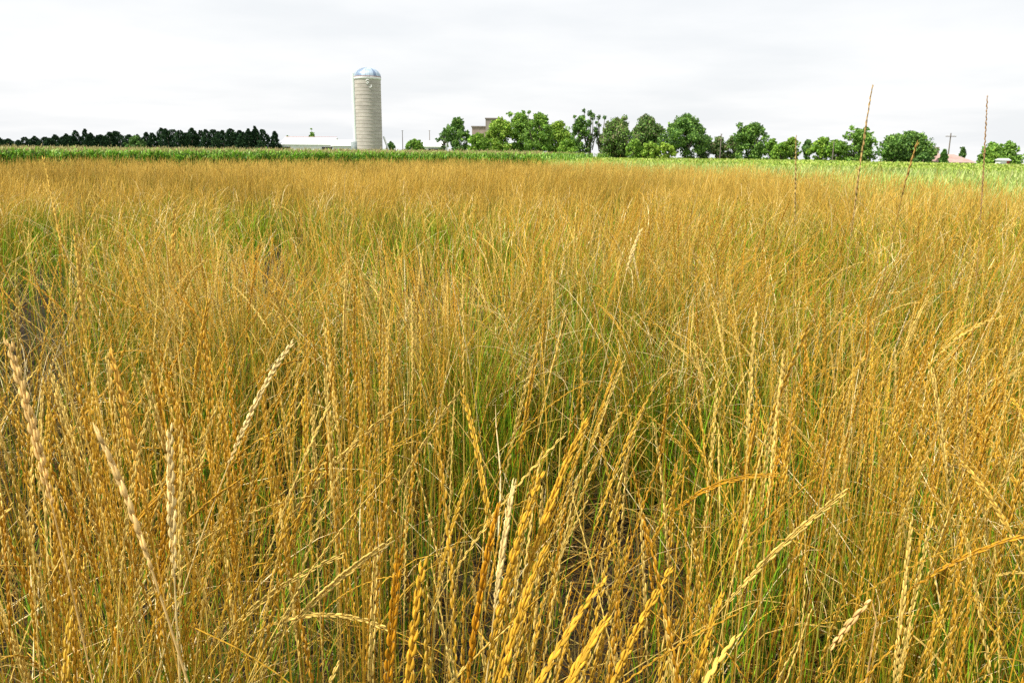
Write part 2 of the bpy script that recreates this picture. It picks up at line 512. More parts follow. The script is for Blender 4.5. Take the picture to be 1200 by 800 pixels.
def simple_stalks(buf, n, y0, y1, Ks, Kh, S, wmul, dens=None, hmul=1.0, hmodel=True):
    x, y = scatter(n, y0, y1)
    if y1 < 16:
        n = int(n * .7)
        x, y, dx, dy = tussocks(n, y0, y1, .42, spread=.10)
        az, th0, th1, droop = fan_fields(x, y, dx, dy, n, .10)
    else:
        k = (rng.random(n) < sward(x, y)) & (y < edge_y(x, y))
        x, y = x[k], y[k]; n = len(x)
        az, th0, th1, droop = lean_fields(x, y, n)
    L = rng.normal(1.14, .09, n) * (.84 + .32 * nz_h(x, y)) * hmul
    hl = rng.uniform(.14, .24, n)
    sH = 1 - hl / L
    s_st = np.linspace(.12, 1, Ks)[None, :] * sH[:, None]
    s_h = sH[:, None] + (1 - sH)[:, None] * np.linspace(0, 1, Kh)[None, :]
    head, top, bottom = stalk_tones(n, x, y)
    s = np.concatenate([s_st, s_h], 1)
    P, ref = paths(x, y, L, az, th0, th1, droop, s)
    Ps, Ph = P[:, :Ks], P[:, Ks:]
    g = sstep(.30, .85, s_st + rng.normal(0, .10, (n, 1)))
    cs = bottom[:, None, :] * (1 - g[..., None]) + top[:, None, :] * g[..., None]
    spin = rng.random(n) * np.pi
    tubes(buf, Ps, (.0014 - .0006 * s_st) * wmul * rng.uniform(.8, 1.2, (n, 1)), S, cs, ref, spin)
    t = np.linspace(0, 1, Kh)[None, :]
    env = np.minimum(1, .35 + t * 4) * (1 - .75 * t ** 4)
    if Kh >= 8:                       # alternate notches of the spikelets
        zig = np.where(np.arange(Kh) % 2 == 0, 1.0, -1.0)
        T, b1, b2 = frames(Ph, ref)
        sd = b1 * np.cos(spin)[:, None, None] + b2 * np.sin(spin)[:, None, None]
        Ph = Ph + sd * (zig[None, :, None] * .0011 * wmul)
        env = env * (1 + .25 * rng.uniform(-1, 1, (n, Kh)))
    hr = .0022 * wmul ** .8 * env * np.where(rng.random((n, 1)) < .45, rng.uniform(.42, .65, (n, 1)), rng.uniform(.8, 1.2, (n, 1)))
    ch = head[:, None, :] * rng.uniform(.85, 1.15, (n, Kh, 1))
    tubes(buf, Ph, hr, max(S, 3), ch, ref, spin)
    return n


def blades(buf, n, y0, y1, length, width, tones, th0r, th1r, Kb=7, z0=(0, .05), use_sward=True, pad=.5, dead=0.0, mind=.5, droopr=.4):
    x, y = scatter(n, y0, y1, pad=pad)
    k = (y < edge_y(x, y))
    if use_sward and y1 < 16:
        x, y, _, _ = tussocks(n, y0, y1, .36 if y1 < 7 else .42, spread=.085)
    elif use_sward:
        k &= rng.random(n) < (.25 + .9 * sward(x, y))
    x, y = x[k], y[k]; n = len(x)
    az = rng.random(n) * 6.283
    th0 = rng.uniform(*th0r, n); th1 = rng.uniform(*th1r, n); dr = rng.random(n) * droopr
    L = rng.uniform(*length, n)
    s = np.broadcast_to(np.linspace(0, 1, Kb)[None, :], (n, Kb))
    P, ref = paths(x, y, L, az, th0, th1, dr, s)
    P = P.copy(); P[..., 2] += rng.uniform(*z0, (n, 1))
    kk = (P[..., 2].min(1) > -.0) & (clear_of_camera(P) > mind)
    P, ref, s = P[kk], ref[kk], s[kk]; n = len(P)
    w = rng.uniform(*width, n)[:, None] * (1 - .96 * s ** 2.2) * (.6 + .4 * np.minimum(1, s * 6)) * .5
    ti = rng.integers(0, len(tones), n)
    base = np.array(tones)[ti] * rng.uniform(.75, 1.25, (n, 1))
    tip = base * np.array([1.5, 1.25, 1.1])
    c = base[:, None, :] * (1 - s[..., None] ** 3) + tip[:, None, :] * s[..., None] ** 3
    tw = rng.uniform(-.5, .5, n)
    tubes(buf, P, w, 2, c, ref, tw)
    return n


import time as _t
t0 = _t.time()
b = Buf()
near_stalks(b, 3100, .42, 3.2)
near_stalks(b, 4900, 3.2, 6.0, n_sp=24)
for c_, n_ in [((-.42, 1.05, .10, .10, 1.26, 2.6, .07), 70), ((-.22, 1.00, .07, .08, 1.20, 1.6, .05), 45), ((-.60, 1.12, .08, .08, 1.20, 2.9, .08), 40),
               ((-.02, .98, .05, .06, 1.10, .6, .07), 22), ((.42, 1.25, .09, .1, 1.16, .9, .05), 40), ((.72, 1.35, .1, .1, 1.2, .5, .06), 50),
               ((.10, .72, .04, .04, 1.02, .3, .12), 18), ((-.30, 1.6, .12, .1, 1.24, 1.8, .05), 50), ((-.12, .80, .05, .04, 1.04, 1.2, .05), 16)]:
    near_stalks(b, n_, 0, 0, clump=c_, keep_min=.5)
for c_, n_ in [((-.04, .74, .035, .03, 1.06, .35, .20), 16), ((.06, .66, .04, .03, .98, .25, .34), 14), ((.16, .74, .05, .04, 1.0, .4, .28), 12),
               ((-.50, .82, .05, .05, 1.20, 1.9, .06), 22), ((.5, .95, .07, .06, 1.08, .9, .06), 24), ((.28, 1.0, .06, .05, 1.05, 2.4, .08), 16),
               ((-.10, 1.25, .08, .08, 1.18, .3, .14), 26)]:
    near_stalks(b, n_, 0, 0, clump=c_, keep_min=.5)
ob = b.build('ripe_wheatgrass', M_GRASS)
tag(ob, 'dense golden ripe wheatgrass stalks nearest the camera', 'grass', kind='stuff')

b = Buf()
simple_stalks(b, 13500, 5.6, 14, 6, 14, 3, 1.2)
ob = b.build('ripe_wheatgrass', M_GRASS)
tag(ob, 'golden wheatgrass in the middle of the field', 'grass', kind='stuff')

b = Buf()
simple_stalks(b, 42000, 13.5, 27, 3, 6, 3, 1.9)
simple_stalks(b, 78000, 26.5, 52, 3, 4, 3, 2.6)
ob = b.build('ripe_wheatgrass', M_GRASS)
tag(ob, 'far golden wheatgrass running to the edge of the green crops', 'grass', kind='stuff')

b = Buf()
# green and turning leaves low in the sward, dry curled ones among them
blades(b, 27000, .42, 6, (.35, .95), (.0025, .006), [GREEN, GREEN * 1.1, DKGREEN, OLIVE, DKGREEN, ORANGE * .6], (.02, .25), (.1, .8))
blades(b, 5200, .42, 6, (.2, .6), (.002, .0055), [STRAW * .8, GOLD * .9, GOLD * .7, STRAW * .5, CREAM * .8], (.2, 1.1), (.3, 1.8), z0=(.0, .55), droopr=1.2)
blades(b, 15000, .42, 5, (.15, .5), (.0018, .006), [ORANGE * .16, STRAW * .12, STRAW * .22, OLIVE * .2, ORANGE * .35, STRAW * .5], (.7, 1.5), (-.2, .9), z0=(.0, .30), use_sward=False)  # low brown litter, its colours darkened to stand in for shade near the soil
blades(b, 3600, .42, 7, (.25, .6), (.0012, .0022), [CREAM, STRAW, CREAM * .9], (.5, 1.3), (.2, 1.2), z0=(.35, .8), droopr=.6)
blades(b, 26000, 5.5, 14, (.45, .98), (.006, .011), [GREEN, GREEN * 1.3, OLIVE, GREEN], (.02, .3), (.1, .8), Kb=5)
blades(b, 7000, 5.5, 14, (.3, .6), (.004, .006), [STRAW, CREAM, GOLD], (.2, .9), (.3, 1.6), Kb=5, z0=(.3, .75))
blades(b, 30000, 13.5, 52, (.5, .95), (.012, .022), [OLIVE, GOLD, STRAW * .9, OLIVE * 1.2], (.02, .3), (.1, .5), Kb=4)
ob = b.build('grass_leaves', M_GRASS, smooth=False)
tag(ob, 'green and dry curling leaves tangled low among the golden stalks', 'grass', kind='stuff')


# ------------------------------------------------------------------ single stalks that stand out
def hero_stalk(top, mid, Dt, Dm, tone, label, head=.2, thick=1.0, sp=None, curl=None, spread=.6, stem_tone=None, opening=(.03, .17)):
    T_ = at_y(top[0], top[1], Dt); M_ = at_y(mid[0], mid[1], Dm)
    d = M_ - T_
    # the stalk steepens towards the ground
    B_ = M_ + Vector((d.x, d.y, 0)) * spread * (M_.z / max(.05, abs(d.z))) * .5
    B_.z = 0
    t = np.linspace(0, 1, 200)[:, None]
    pts = [np.array(B_)]
    C1 = M_ + (M_ - T_) * .55
    if thick < .6:
        T_ = T_ + Vector((.006, 0, 0)); M_ = M_ - Vector((.006, 0, 0))
    P = ((1 - t) ** 3 * np.array(B_) + 3 * (1 - t) ** 2 * t * np.array(B_ * .35 + C1 * .65) + 3 * (1 - t) * t ** 2 * np.array(M_) + t ** 3 * np.array(T_))
    if curl is not None:                     # nodding tip: extra arc towards a pixel
        E_ = np.array(at_y(curl[0], curl[1], Dt + .01)); Q0 = P[-1]; dirn = P[-1] - P[-8]
        dirn = dirn / np.linalg.norm(dirn) * .025
        t2 = np.linspace(0, 1, 60)[1:, None]
        arc = (1 - t2) ** 2 * Q0 + 2 * (1 - t2) * t2 * (Q0 + dirn) + t2 ** 2 * E_
        P = np.concatenate([P, arc])
    seg = np.linalg.norm(np.diff(P, axis=0), axis=1); cl = np.concatenate([[0], np.cumsum(seg)])
    Lt = cl[-1]

    def samp(a, b_, k):
        q = np.linspace(a, b_, k)
        return np.stack([np.interp(q, cl, P[:, i]) for i in range(3)], -1)
    root = empty('grass_stalk', tuple(B_), label, 'grass stalk', 'standout stalks of ripe grass')
    o = np.array(B_)
    ref = np.cross(P[-1] - P[len(P) // 2], P[0] - P[len(P) // 2])
    ref = ref / (np.linalg.norm(ref) + 1e-9)
    if np.linalg.norm(ref) < .5: ref = np.array([1., 0, 0])
    ref = ref[None]
    thick = thick * (.92 if thick < .6 else .8)
    tone = np.array(tone) * np.array([.99, .92, .72])
    st = tone * .9 if stem_tone is None else np.array(stem_tone)
    bs = Buf(); Ks = 22
    Ps = samp(0, Lt - head, Ks)[None]
    s = np.linspace(0, 1, Ks)[None]
    g = sstep(.3, .85, s)
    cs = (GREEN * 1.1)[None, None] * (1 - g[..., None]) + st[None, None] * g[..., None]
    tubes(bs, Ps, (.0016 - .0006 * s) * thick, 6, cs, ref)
    stem = bs.build('stem', M_GRASS, root, origin=o)
    bh = Buf()
    n = sp or int(head / (.0075 * max(thick, .5)))
    Ph = samp(Lt - head, Lt - .008, n)[None]
    tubes(bh, Ph, np.full((1, n), .0012 * thick), 5, np.broadcast_to(tone * .8, (1, n, 3)), ref)
    st0 = rng.bit_generator.state
    head_spikelets(bh, Ph, ref, None, None, n, tone[None], np.array([1.12 * thick]), S=6,
                   rings=(.12, .35, .62, .85), prof=(.7, 1.0, .85, .40), opening=opening, lenf=.80)
    # second floret of every spikelet, slightly offset
    head_spikelets(bh, Ph + rng.normal(0, .0004, Ph.shape), ref, None, None, n, tone[None] * 1.1, np.array([.92 * thick]), S=6,
                   rings=(.12, .35, .62, .85), prof=(.7, 1.0, .85, .40), opening=opening, lenf=.80)
    bh.build('seed_head', M_GRASS, root, origin=o)
    return root


TAN = np.array([.30, .20, .11])
H = hero_stalk
H((1018, 95), (1001, 235), 1.02, 1.00, np.array([.52, .38, .17]), 'tallest brown grass stalk, its thin head high against the sky over the right trees', head=.19, thick=.46, opening=(-.02, .05))
H((1152, 108), (1157, 235), 1.12, 1.12, TAN * 1.5, 'thin upright grass stalk crossing the sky in front of the rightmost bushy tree', head=.17, thick=.38, opening=(-.02, .04))
H((928, 155), (937, 255), 1.25, 1.25, np.array([.58, .44, .2]), 'short faint grass stalk rising in front of the low light green bushes', head=.14, thick=.42, opening=(-.02, .05))
H((1071, 163), (1045, 250), .98, 1.0, np.array([.42, .28, .09]), 'brown stalk leaning right with plump tip beside the pink roofed houses', head=.07, thick=.58, opening=(-.02, .05))
H((50, 183), (76, 290), 1.75, 1.72, STRAW, 'pale stalk leaning left up to the corn below the dark evergreens', head=.22, thick=1.0)
H((112, 503), (176, 612), .74, .72, CREAM * np.array([.95, .85, .75]), 'thick creamy pink stalk leaning left, its blunt head over the lower left clump', head=.15, thick=1.5)
H((8, 397), (52, 520), .80, .78, CREAM * np.array([.95, .82, .68]), 'thick pinkish straw stalk leaning left at the left edge of the photo', head=.18, thick=1.15)
H((128, 408), (168, 540), .88, .86, STRAW * np.array([1, .88, .7]), 'straw coloured stalk with a curved head behind the thick creamy pink stalk', head=.2, thick=1.1)
H((199, 497), (198, 630), .72, .72, CREAM * 1.08, 'almost white upright seed head, brightest in the lower left clump', head=.16, thick=1.1)
H((346, 398), (255, 500), 1.0, .95, CREAM, 'long pale stalk slanting steeply right over the dark gap in the grass', head=.18, thick=.85)
H((690, 490), (612, 620), .86, .80, GOLD, 'golden stalk leaning right, highest of the bottom centre bundle', head=.2, thick=1.15)
H((604, 560), (574, 690), .80, .78, CREAM, 'cream coloured head standing between golden heads in the bottom centre bundle', head=.15, thick=1.0)
H((636, 552), (560, 740), .78, .72, GOLD * 1.05, 'golden stalk with long braided head at the heart of the bottom centre bundle', head=.2, thick=1.15)
H((585, 590), (548, 720), .74, .71, ORANGE, 'orange upright head on the left side of the bottom centre bundle', head=.19, thick=1.2)
H((640, 640), (575, 770), .70, .66, GOLD * 1.05, 'golden head lowest in the bottom centre bundle, leaning right', head=.16, thick=1.15)
H((712, 676), (618, 772), .74, .66, GOLD * .95, 'golden head slanting far right just above the bottom edge', head=.17, thick=1.15)
H((788, 664), (700, 790), .76, .68, GOLD * 1.05, 'golden stalk slanting right, first to the right of the bottom bundle', head=.19, thick=1.1)
H((714, 722), (640, 800), .68, .62, GOLD, 'blunt golden head bent low and right under the slanting golden head', head=.14, thick=1.2)
H((867, 742), (790, 812), .68, .62, STRAW * 1.05, 'pale straw head poking up from the bottom edge right of centre', head=.14, thick=1.2)
H((848, 692), (806, 790), .76, .72, GOLD, 'thin golden head just above the pale straw head at the bottom edge', head=.15, thick=.9)
H((1032, 700), (1022, 745), .92, .92, CREAM * np.array([1, .84, .72]), 'pinkish nodding seed head bent sharply down left among upright stalks', head=.085, thick=1.35, curl=(974, 757), spread=.4)
H((1124, 540), (1205, 606), 1.02, 1.0, STRAW * 1.1, 'pale straw head lying far left near the right edge of the photo', head=.15, thick=.9)
H((205, 240), (200, 330), 1.9, 1.9, STRAW, 'straw head standing tall above the others left of the silo', head=.2, thick=1.2)
H((88, 270), (98, 370), 1.55, 1.53, STRAW * .95, 'thick ripe head at the left below the evergreens, in front of dark green gap', head=.2, thick=1.2)
H((752, 268), (727, 318), 2.3, 2.3, CREAM * 1.05, 'pale hooked grass head in the middle field, leaning right', head=.13, thick=1.3)
H((470, 640), (450, 760), .76, .74, ORANGE * 1.1, 'orange gold head left of the bundle, with plump loose beads', head=.18, thick=1.15)
H((497, 655), (470, 790), .70, .68, GOLD * 1.1, 'golden head with plump loose beads just left of the orange head of the bundle', head=.17, thick=1.25)
print('grass', _t.time() - t0)


# ------------------------------------------------------------------ corn, pale strip, beans
def corn_field():
    b = Buf()
    leafK = 6
    GR = [np.array([.19, .42, .03]), np.array([.27, .48, .05]), np.array([.35, .54, .09])]
    def plants(x, y, nl, wmul, hm):
        n = len(x)
        if not n: return
        gz = ground_z(x, y)
        Hh = rng.normal(1.50, .07, n) * hm
        P = np.stack([np.broadcast_to(x[:, None], (n, 3)), np.broadcast_to(y[:, None], (n, 3)),
                      gz[:, None] + Hh[:, None] * np.array([0, .5, 1.0])[None]], -1)
        ref = np.tile(np.array([[1., 0, 0]]), (n, 1))
        tubes(b, P, np.full((n, 3), .012) * wmul, 3, np.broadcast_to(np.array([.16, .28, .05]), (n, 3, 3)), ref)
        for j in range(nl):
            az = rng.random(n) * 6.283
            f = (j + 1) / nl
            h0 = Hh * (.25 + .7 * f)
            L = rng.uniform(.35, .6, n) * (1.15 - .45 * f)
            th0 = rng.uniform(.25, .6, n); th1 = rng.uniform(.9, 1.9, n)
            s = np.broadcast_to(np.linspace(0, 1, leafK)[None], (n, leafK))
            Q, rf = paths(x, y, L, az, th0, th1, np.zeros(n), s)
            Q = Q.copy(); Q[..., 2] += (gz + h0 - .12)[:, None]
            w = .038 * wmul * np.sin(np.pi * np.clip(s * .9 + .08, 0, 1)) * rng.uniform(.8, 1.2, (n, 1))
            g = np.array(GR)[rng.integers(0, 3, n)] * rng.uniform(.8, 1.25, (n, 1))
            tubes(b, Q, w, 2, np.broadcast_to(g[:, None], (n, leafK, 3)), rf, rng.uniform(-.4, .4, n))
        # tassel
        for j in range(3):
            az = rng.random(n) * 6.283
            s = np.broadcast_to(np.linspace(0, 1, 3)[None], (n, 3))
            Q, rf = paths(x, y, rng.uniform(.10, .2, n), az, rng.uniform(.05, .4, n), rng.uniform(.1, .5, n), np.zeros(n), s)
            Q = Q.copy(); Q[..., 2] += (gz + Hh - .04)[:, None]
            tubes(b, Q, np.full((n, 3), .007) * wmul, 2, np.broadcast_to(np.array([.46, .38, .16]), (n, 3, 3)), rf)
    def inside(x, y, margin=.6):
        br = x / y
        return (y > edge_y(x, y) + margin) & (br < bear_ge[3] + .015 + .0008 * (y - 49))
    # rows run along the edge; dense strip first
    n = 9000
    u = rng.random(n); br = rng.uniform(-.78, .06, n)
    ye = np.interp(br, bear_ge, GE[:, 1])
    row = np.floor(u * 9)
    y = ye + .7 + row * .76 + rng.normal(0, .07, n); x = br * y
    k = inside(x, y)
    plants(x[k], y[k], 8, 1.0, 1.0)
    n = 9000
    y = 55 + 135 * rng.random(n) ** 1.3; x = rng.uniform(-.76, .16, n) * y
    k = inside(x, y, 7)
    plants(x[k], y[k], 4, 1.8, 1.0)
    o = b.build('corn_field', M_CORN, smooth=False)
    tag(o, 'band of green corn beyond the golden grass', 'corn', kind='stuff')


corn_field()


def pale_strip():
    b = Buf()
    n = 46000
    br = rng.uniform(.0, .80, n) ** .8 * 1.0
    br = np.clip(br, .015, .78)
    e0 = np.interp(br, bear_ge, GE[:, 1]) + .4; e1 = np.interp(br, bear_se, SE[:, 1])
    t = rng.random(n)
    y = 1 / ((1 - t) / e0 + t / e1); x = br * y
    sc = y / 22
    hz = rng.uniform(.55, .98, n) * (.92 + .12 * Noise2(21, 3.)(x, y))
    az = rng.random(n) * 6.283
    K = 4
    s = np.broadcast_to(np.linspace(0, 1, K)[None], (n, K))
    P, ref = paths(x, y, rng.uniform(.35, .6, n), az, rng.uniform(.05, .4, n), rng.uniform(.2, 1.2, n), np.zeros(n), s)
    P = P.copy(); P[..., 2] += (hz - .42)[:, None]
    tones = np.array([[.52, .60, .16], [.60, .66, .26], [.40, .54, .10], [.48, .58, .13], [.24, .40, .07]])
    g = tones[rng.integers(0, 5, n)] * (.75 + .5 * Noise2(22, 2.5)(x, y))[:, None]
    w = .010 * np.clip(sc, .7, 3)[:, None] * (1 - .8 * s ** 2)
    tubes(b, P, w, 2, np.broadcast_to(g[:, None], (n, K, 3)), ref, rng.uniform(-1, 1, n))
    # dark weeds poking through
    o = b.build('pale_grass_strip', M_SOY, smooth=False)
    tag(o, 'pale whitish green strip of grass between gold field and bean field', 'grass', kind='stuff')


pale_strip()


def bean_field():
    b = Buf()
    n = 60000
    br = rng.uniform(.02, .80, n)
    e0 = np.interp(br, bear_se, SE[:, 1]) + .2
    far = np.interp(br, [.0, .2, .32, .43, .63, .8], [205, 196, 176, 128, 99, 88])
    t = rng.random(n)
    y = 1 / ((1 - t) / e0 + t / far); x = br * y
    gz = ground_z(x, y)
    sc = np.clip(y / 45, 1, 4)
    hz = gz + rng.uniform(.35, .72, n) + .05 * Noise2(31, 2.)(x, y)
    # leaf: a folded quad
    nn = rng.normal(0, 1, (n, 3)); nn[:, 2] = np.abs(nn[:, 2]) + .6; nn /= np.linalg.norm(nn, axis=1, keepdims=True)
    a = np.cross(nn, rng.normal(0, 1, (n, 3))); a /= np.linalg.norm(a, axis=1, keepdims=True)
    c = np.cross(nn, a)
    r = (.055 * sc)[:, None]
    P0 = np.stack([x, y, hz], -1)
    V = np.stack([P0 - a * r * 1.3, P0 + c * r * .8 - nn * r * .2, P0 + a * r * 1.3, P0 - c * r * .8 - nn * r * .2], 1)
    tones = np.array([[.36, .48, .06], [.43, .52, .09], [.29, .42, .05], [.47, .50, .14], [.2, .33, .04]])
    g = tones[rng.integers(0, 5, n)] * (.75 + .5 * Noise2(32, 7.)(x, y))[:, None]
    idx = np.arange(n * 4).reshape(n, 4)
    b.add(V.reshape(-1, 3), idx, np.repeat(g, 4, 0))
    o = b.build('bean_field', M_SOY, smooth=False)
    tag(o, 'bright yellow green bean field in front of the right trees', 'crop', kind='stuff')


bean_field()


# ------------------------------------------------------------------ trees
def leaf_cloud(b, centres, radii, counts, size, tones, squash=.85, shell=.35):
    tot = int(np.sum(counts))
    ci = np.repeat(np.arange(len(centres)), counts)
    d = rng.normal(0, 1, (tot, 3)); d /= np.linalg.norm(d, axis=1, keepdims=True)
    rr = (shell + (1 - shell) * rng.random(tot)) ** .6
    d2 = d.copy(); d2[:, 2] *= squash
    P = centres[ci] + d2 * (radii[ci] * rr)[:, None] + rng.normal(0, .05, (tot, 3)) * radii[ci][:, None]
    nn = d * .7 + rng.normal(0, .6, (tot, 3)); nn /= np.linalg.norm(nn, axis=1, keepdims=True)
    a = np.cross(nn, rng.normal(0, 1, (tot, 3))); a /= np.linalg.norm(a, axis=1, keepdims=True)
    c = np.cross(nn, a)
    r = (size * rng.uniform(.6, 1.3, tot))[:, None]
    V = np.stack([P - a * r, P + c * r * .6, P + a * r, P - c * r * .6], 1)
    g = np.array(tones)[rng.integers(0, len(tones), tot)] * rng.uniform(.75, 1.25, (tot, 1))
    ct = rng.uniform(.8, 1.2, len(centres))[ci][:, None]
    b.add(V.reshape(-1, 3), np.arange(tot * 4).reshape(tot, 4), np.repeat(g * ct, 4, 0))


def limb(b, p, q, r0, r1, K=6, bend=.08):
    p = np.array(p, float); q = np.array(q, float)
    t = np.linspace(0, 1, K)[:, None]
    L = np.linalg.norm(q - p)
    off = rng.normal(0, bend * L, 3) * np.sin(np.pi * t)
    P = (p * (1 - t) + q * t + off)[None]
    tubes(b, P, (r0 * (1 - t[:, 0]) + r1 * t[:, 0])[None], 7, np.full((1, K, 3), .5), np.array([[.3, .95, .05]]))


def decid(name, u0, u1, vtop, D, label, tones, dens=1.0, gaps=.3, lean=0, trunk_h=.18, tops=None, cat='tree', group='trees along the far side of the fields', nblob=None, vbase=None, leaf=.21):
    uc = (u0 + u1) / 2
    xc = at_y(uc, 180, D).x
    z0 = float(ground_z(xc, D))
    zt = at_y(uc, vtop, D).z
    Hh = zt - z0; Wd = (u1 - u0) / F * D
    root = empty(name, (xc, D, z0), label, cat, group)
    Wd *= 1.2
    n = int((nblob or (30 + Hh * Wd * .6)) * 1.2)
    trunk_h = trunk_h * .6
    cs, rs = [], []
    base = trunk_h
    for i in range(n):
        f = rng.random() ** .8
        z = (base + (1 - base) * f) * Hh
        # crown envelope
        e = math.sin(math.pi * min(1, max(0.0, (f * .86 + .14)))) ** .55
        ang = rng.random() * 6.283; rad = rng.random() ** .5
        e *= 1 + .3 * math.sin(2 * ang + n) * (1 if f > .4 else .3)
        r = min(Wd, Hh * .9) * rng.uniform(.08, .20)
        x_ = math.cos(ang) * max(0, (Wd * .5 * e - r * .8)) * rad * 1.05 + lean * f * Wd
        y_ = math.sin(ang) * max(0, (Wd * .42 * e - r * .8)) * rad
        z = min(z, Hh - r * .75)
        cs.append((x_, y_, z)); rs.append(r)
    for i in range(int(5 + Wd * .8)):             # uneven outline of upright shoots
        f = rng.uniform(-.85, .85); ztop = Hh * (1 - .42 * abs(f) ** 2.2 - .14 * rng.random())
        r = Wd * rng.uniform(.045, .09)
        for q in range(2):
            cs.append((f * Wd * .5, rng.uniform(-.2, .2) * Wd, ztop - r - q * r * 1.3)); rs.append(r * (1 + .4 * q))
    for tp in (tops or []):                       # (u, v, radius px)
        p = at_y(tp[0], tp[1], D); r = tp[2] / F * D
        cs.append((p.x - xc, rng.normal(0, .3), p.z - z0)); rs.append(r)
    cs = np.array(cs); rs = np.array(rs)
    cnt = np.maximum(30, (dens * 80 * (rs / .9) ** 2 * (.28 / leaf) ** 2)).astype(int)
    cnt = np.minimum(cnt, 700)
    b = Buf()
    leaf_cloud(b, cs, rs, cnt, leaf, tones, shell=gaps)
    # stray twigs of leaf round the outline
    k = len(cs)
    dirs = rng.normal(0, 1, (k * 2, 3)); dirs /= np.linalg.norm(dirs, axis=1, keepdims=True); dirs[:, 2] = np.abs(dirs[:, 2])
    c2 = np.repeat(cs, 2, 0) + dirs * np.repeat(rs, 2)[:, None] * 1.1
    c2[:, 2] = np.minimum(c2[:, 2], Hh * 1.02)
    leaf_cloud(b, c2, np.repeat(rs, 2) * .35, np.full(k * 2, 12), leaf * .85, tones, shell=.1)
    t = Buf()
    tr = max(.12, Hh * .022)
    fork = np.array([lean * .2 * Wd, 0, Hh * (base + .15)])
    limb(t, (0, 0, -.2), fork, tr * 1.3, tr, bend=.03)
    order = rng.permutation(len(cs))[:min(len(cs), 12)]
    for j in order:
        c = cs[j]
        if c[2] > fork[2] * .8:
            limb(t, fork * rng.uniform(.75, 1), c, tr * .55, tr * .12)
    for j in range(len(cs) - len(tops or []), len(cs)):
        limb(t, fork, cs[j], tr * .5, tr * .15)
    t.build('trunk', M_BARK, root)
    b.build('crown', M_LEAF, root, smooth=False)
    return root


DG = [np.array([.045, .10, .025]), np.array([.07, .14, .03]), np.array([.10, .18, .04])]
MG = [np.array([.08, .16, .03]), np.array([.12, .22, .04]), np.array([.17, .28, .05])]
LG = [np.array([.18, .32, .04]), np.array([.25, .38, .05]), np.array([.13, .25, .04])]
YG = [np.array([.30, .44, .05]), np.array([.36, .46, .08]), np.array([.22, .34, .04])]
BR = [np.array([.14, .17, .07]), np.array([.21, .19, .10]), np.array([.09, .13, .05])]
TD = 165
DG, MG, LG, YG, BR = [[q * k_ for q in t_] for t_, k_ in ((DG, 1.6), (MG, 1.55), (LG, 1.2), (YG, 1.2), (BR, 1.4))]
decid('tree', 524, 548, 139, TD, 'narrow dark green tree standing leftmost of the tree row right of the silo', DG + MG, gaps=.1, dens=.9, trunk_h=.08, tops=[(533, 141, 3), (547, 155, 2.5)])
decid('tree', 512, 530, 150, TD + 3, 'small blue green tree with drooping outer branches at the left end of the row', DG, gaps=.2, dens=.6, trunk_h=.45, nblob=10)
decid('bush', 546, 574, 157, TD - 6, 'bright green round bush in front of the low brown building block', LG, trunk_h=.0, cat='bush')
decid('tree', 571, 600, 139, TD, 'yellow green tree partly hiding the grey grain elevator', LG + YG, gaps=.2, trunk_h=.05)
decid('tree', 594, 625, 133, TD + 2, 'tall mid green tree just right of the grain elevator', MG + LG, gaps=.15, trunk_h=.05, tops=[(598, 134, 3.5), (613, 131, 2)])
decid('tree', 617, 645, 134, TD - 4, 'fresh green tree, third right of the grain elevator, with a rounded top', MG + LG, gaps=.15, trunk_h=.05, tops=[(620, 131, 2)])
decid('tree', 640, 669, 143, TD, 'light green loose tree with sky showing through its foot', LG + YG, gaps=.1, dens=.7, trunk_h=.15)
decid('bush', 655, 674, 163, TD - 8, 'low light green bush between the loose tree and clumpy pines', LG, trunk_h=.0, cat='bush')
decid('tree', 671, 689, 137, TD - 2, 'narrow dark tree on the left side of the clumpy topped pines', DG + MG, gaps=.15, trunk_h=.05, dens=.9, tops=[(673, 137, 1.8)])


def clumpy(u0, u1, D, balls, label):
    uc = (u0 + u1) / 2; xc = at_y(uc, 180, D).x; z0 = float(ground_z(xc, D))
    root = empty('pine_tree', (xc, D, z0), label, 'tree', 'trees along the far side of the fields')
    b = Buf(); t = Buf()
    cs, rs = [], []
    for u, v, r in balls:
        p = at_y(u, v, D); c = np.array([p.x - xc, rng.normal(0, .6), p.z - z0]); cs.append(c); rs.append(r / F * D)
        limb(t, (c[0] * .35 + rng.normal(0, .1), 0, c[2] * .35), c, .12, .05, bend=.04)
    limb(t, (0, 0, -.2), (0, 0, 3.5), .25, .15, bend=.02)
    cs = np.array(cs); rs = np.array(rs)
    leaf_cloud(b, cs, rs, np.maximum(40, (rs / .5) ** 2 * 90).astype(int), .2, DG, shell=.05, squash=1.2)
    t.build('trunk', M_BARK, root); b.build('crown', M_LEAF, root, smooth=False)


clumpy(682, 700, TD, [(684.5, 129.5, 2.2), (684, 137, 2.4), (691, 133, 3.0), (694, 137, 3.5), (690, 145, 4), (682, 148, 3), (686, 157, 5), (693, 162, 5), (689, 171, 5), (698, 152, 3)],
       'dark pine with round tufts at the ends of tall branches, left of a pair')
clumpy(696, 712, TD + 1, [(709, 137.5, 2.2), (701, 138, 2.5), (699, 144, 2), (703, 147, 2.2), (699, 157, 4), (703, 166, 4.5), (706, 173, 4), (710, 160, 2.5)],
       'dark pine with bare stems and one tuft out to the right, right of a pair')
decid('tree', 703, 741, 140, TD - 3, 'broad grey green tree right of the tufted pines', MG + BR, gaps=.15, trunk_h=.05, tops=[(732, 138, 4)])
decid('tree', 738, 776, 137, TD, 'dull green and brownish tree left of the big round dark tree', MG + BR + DG, gaps=.12, trunk_h=.08, tops=[(757, 136, 3)])
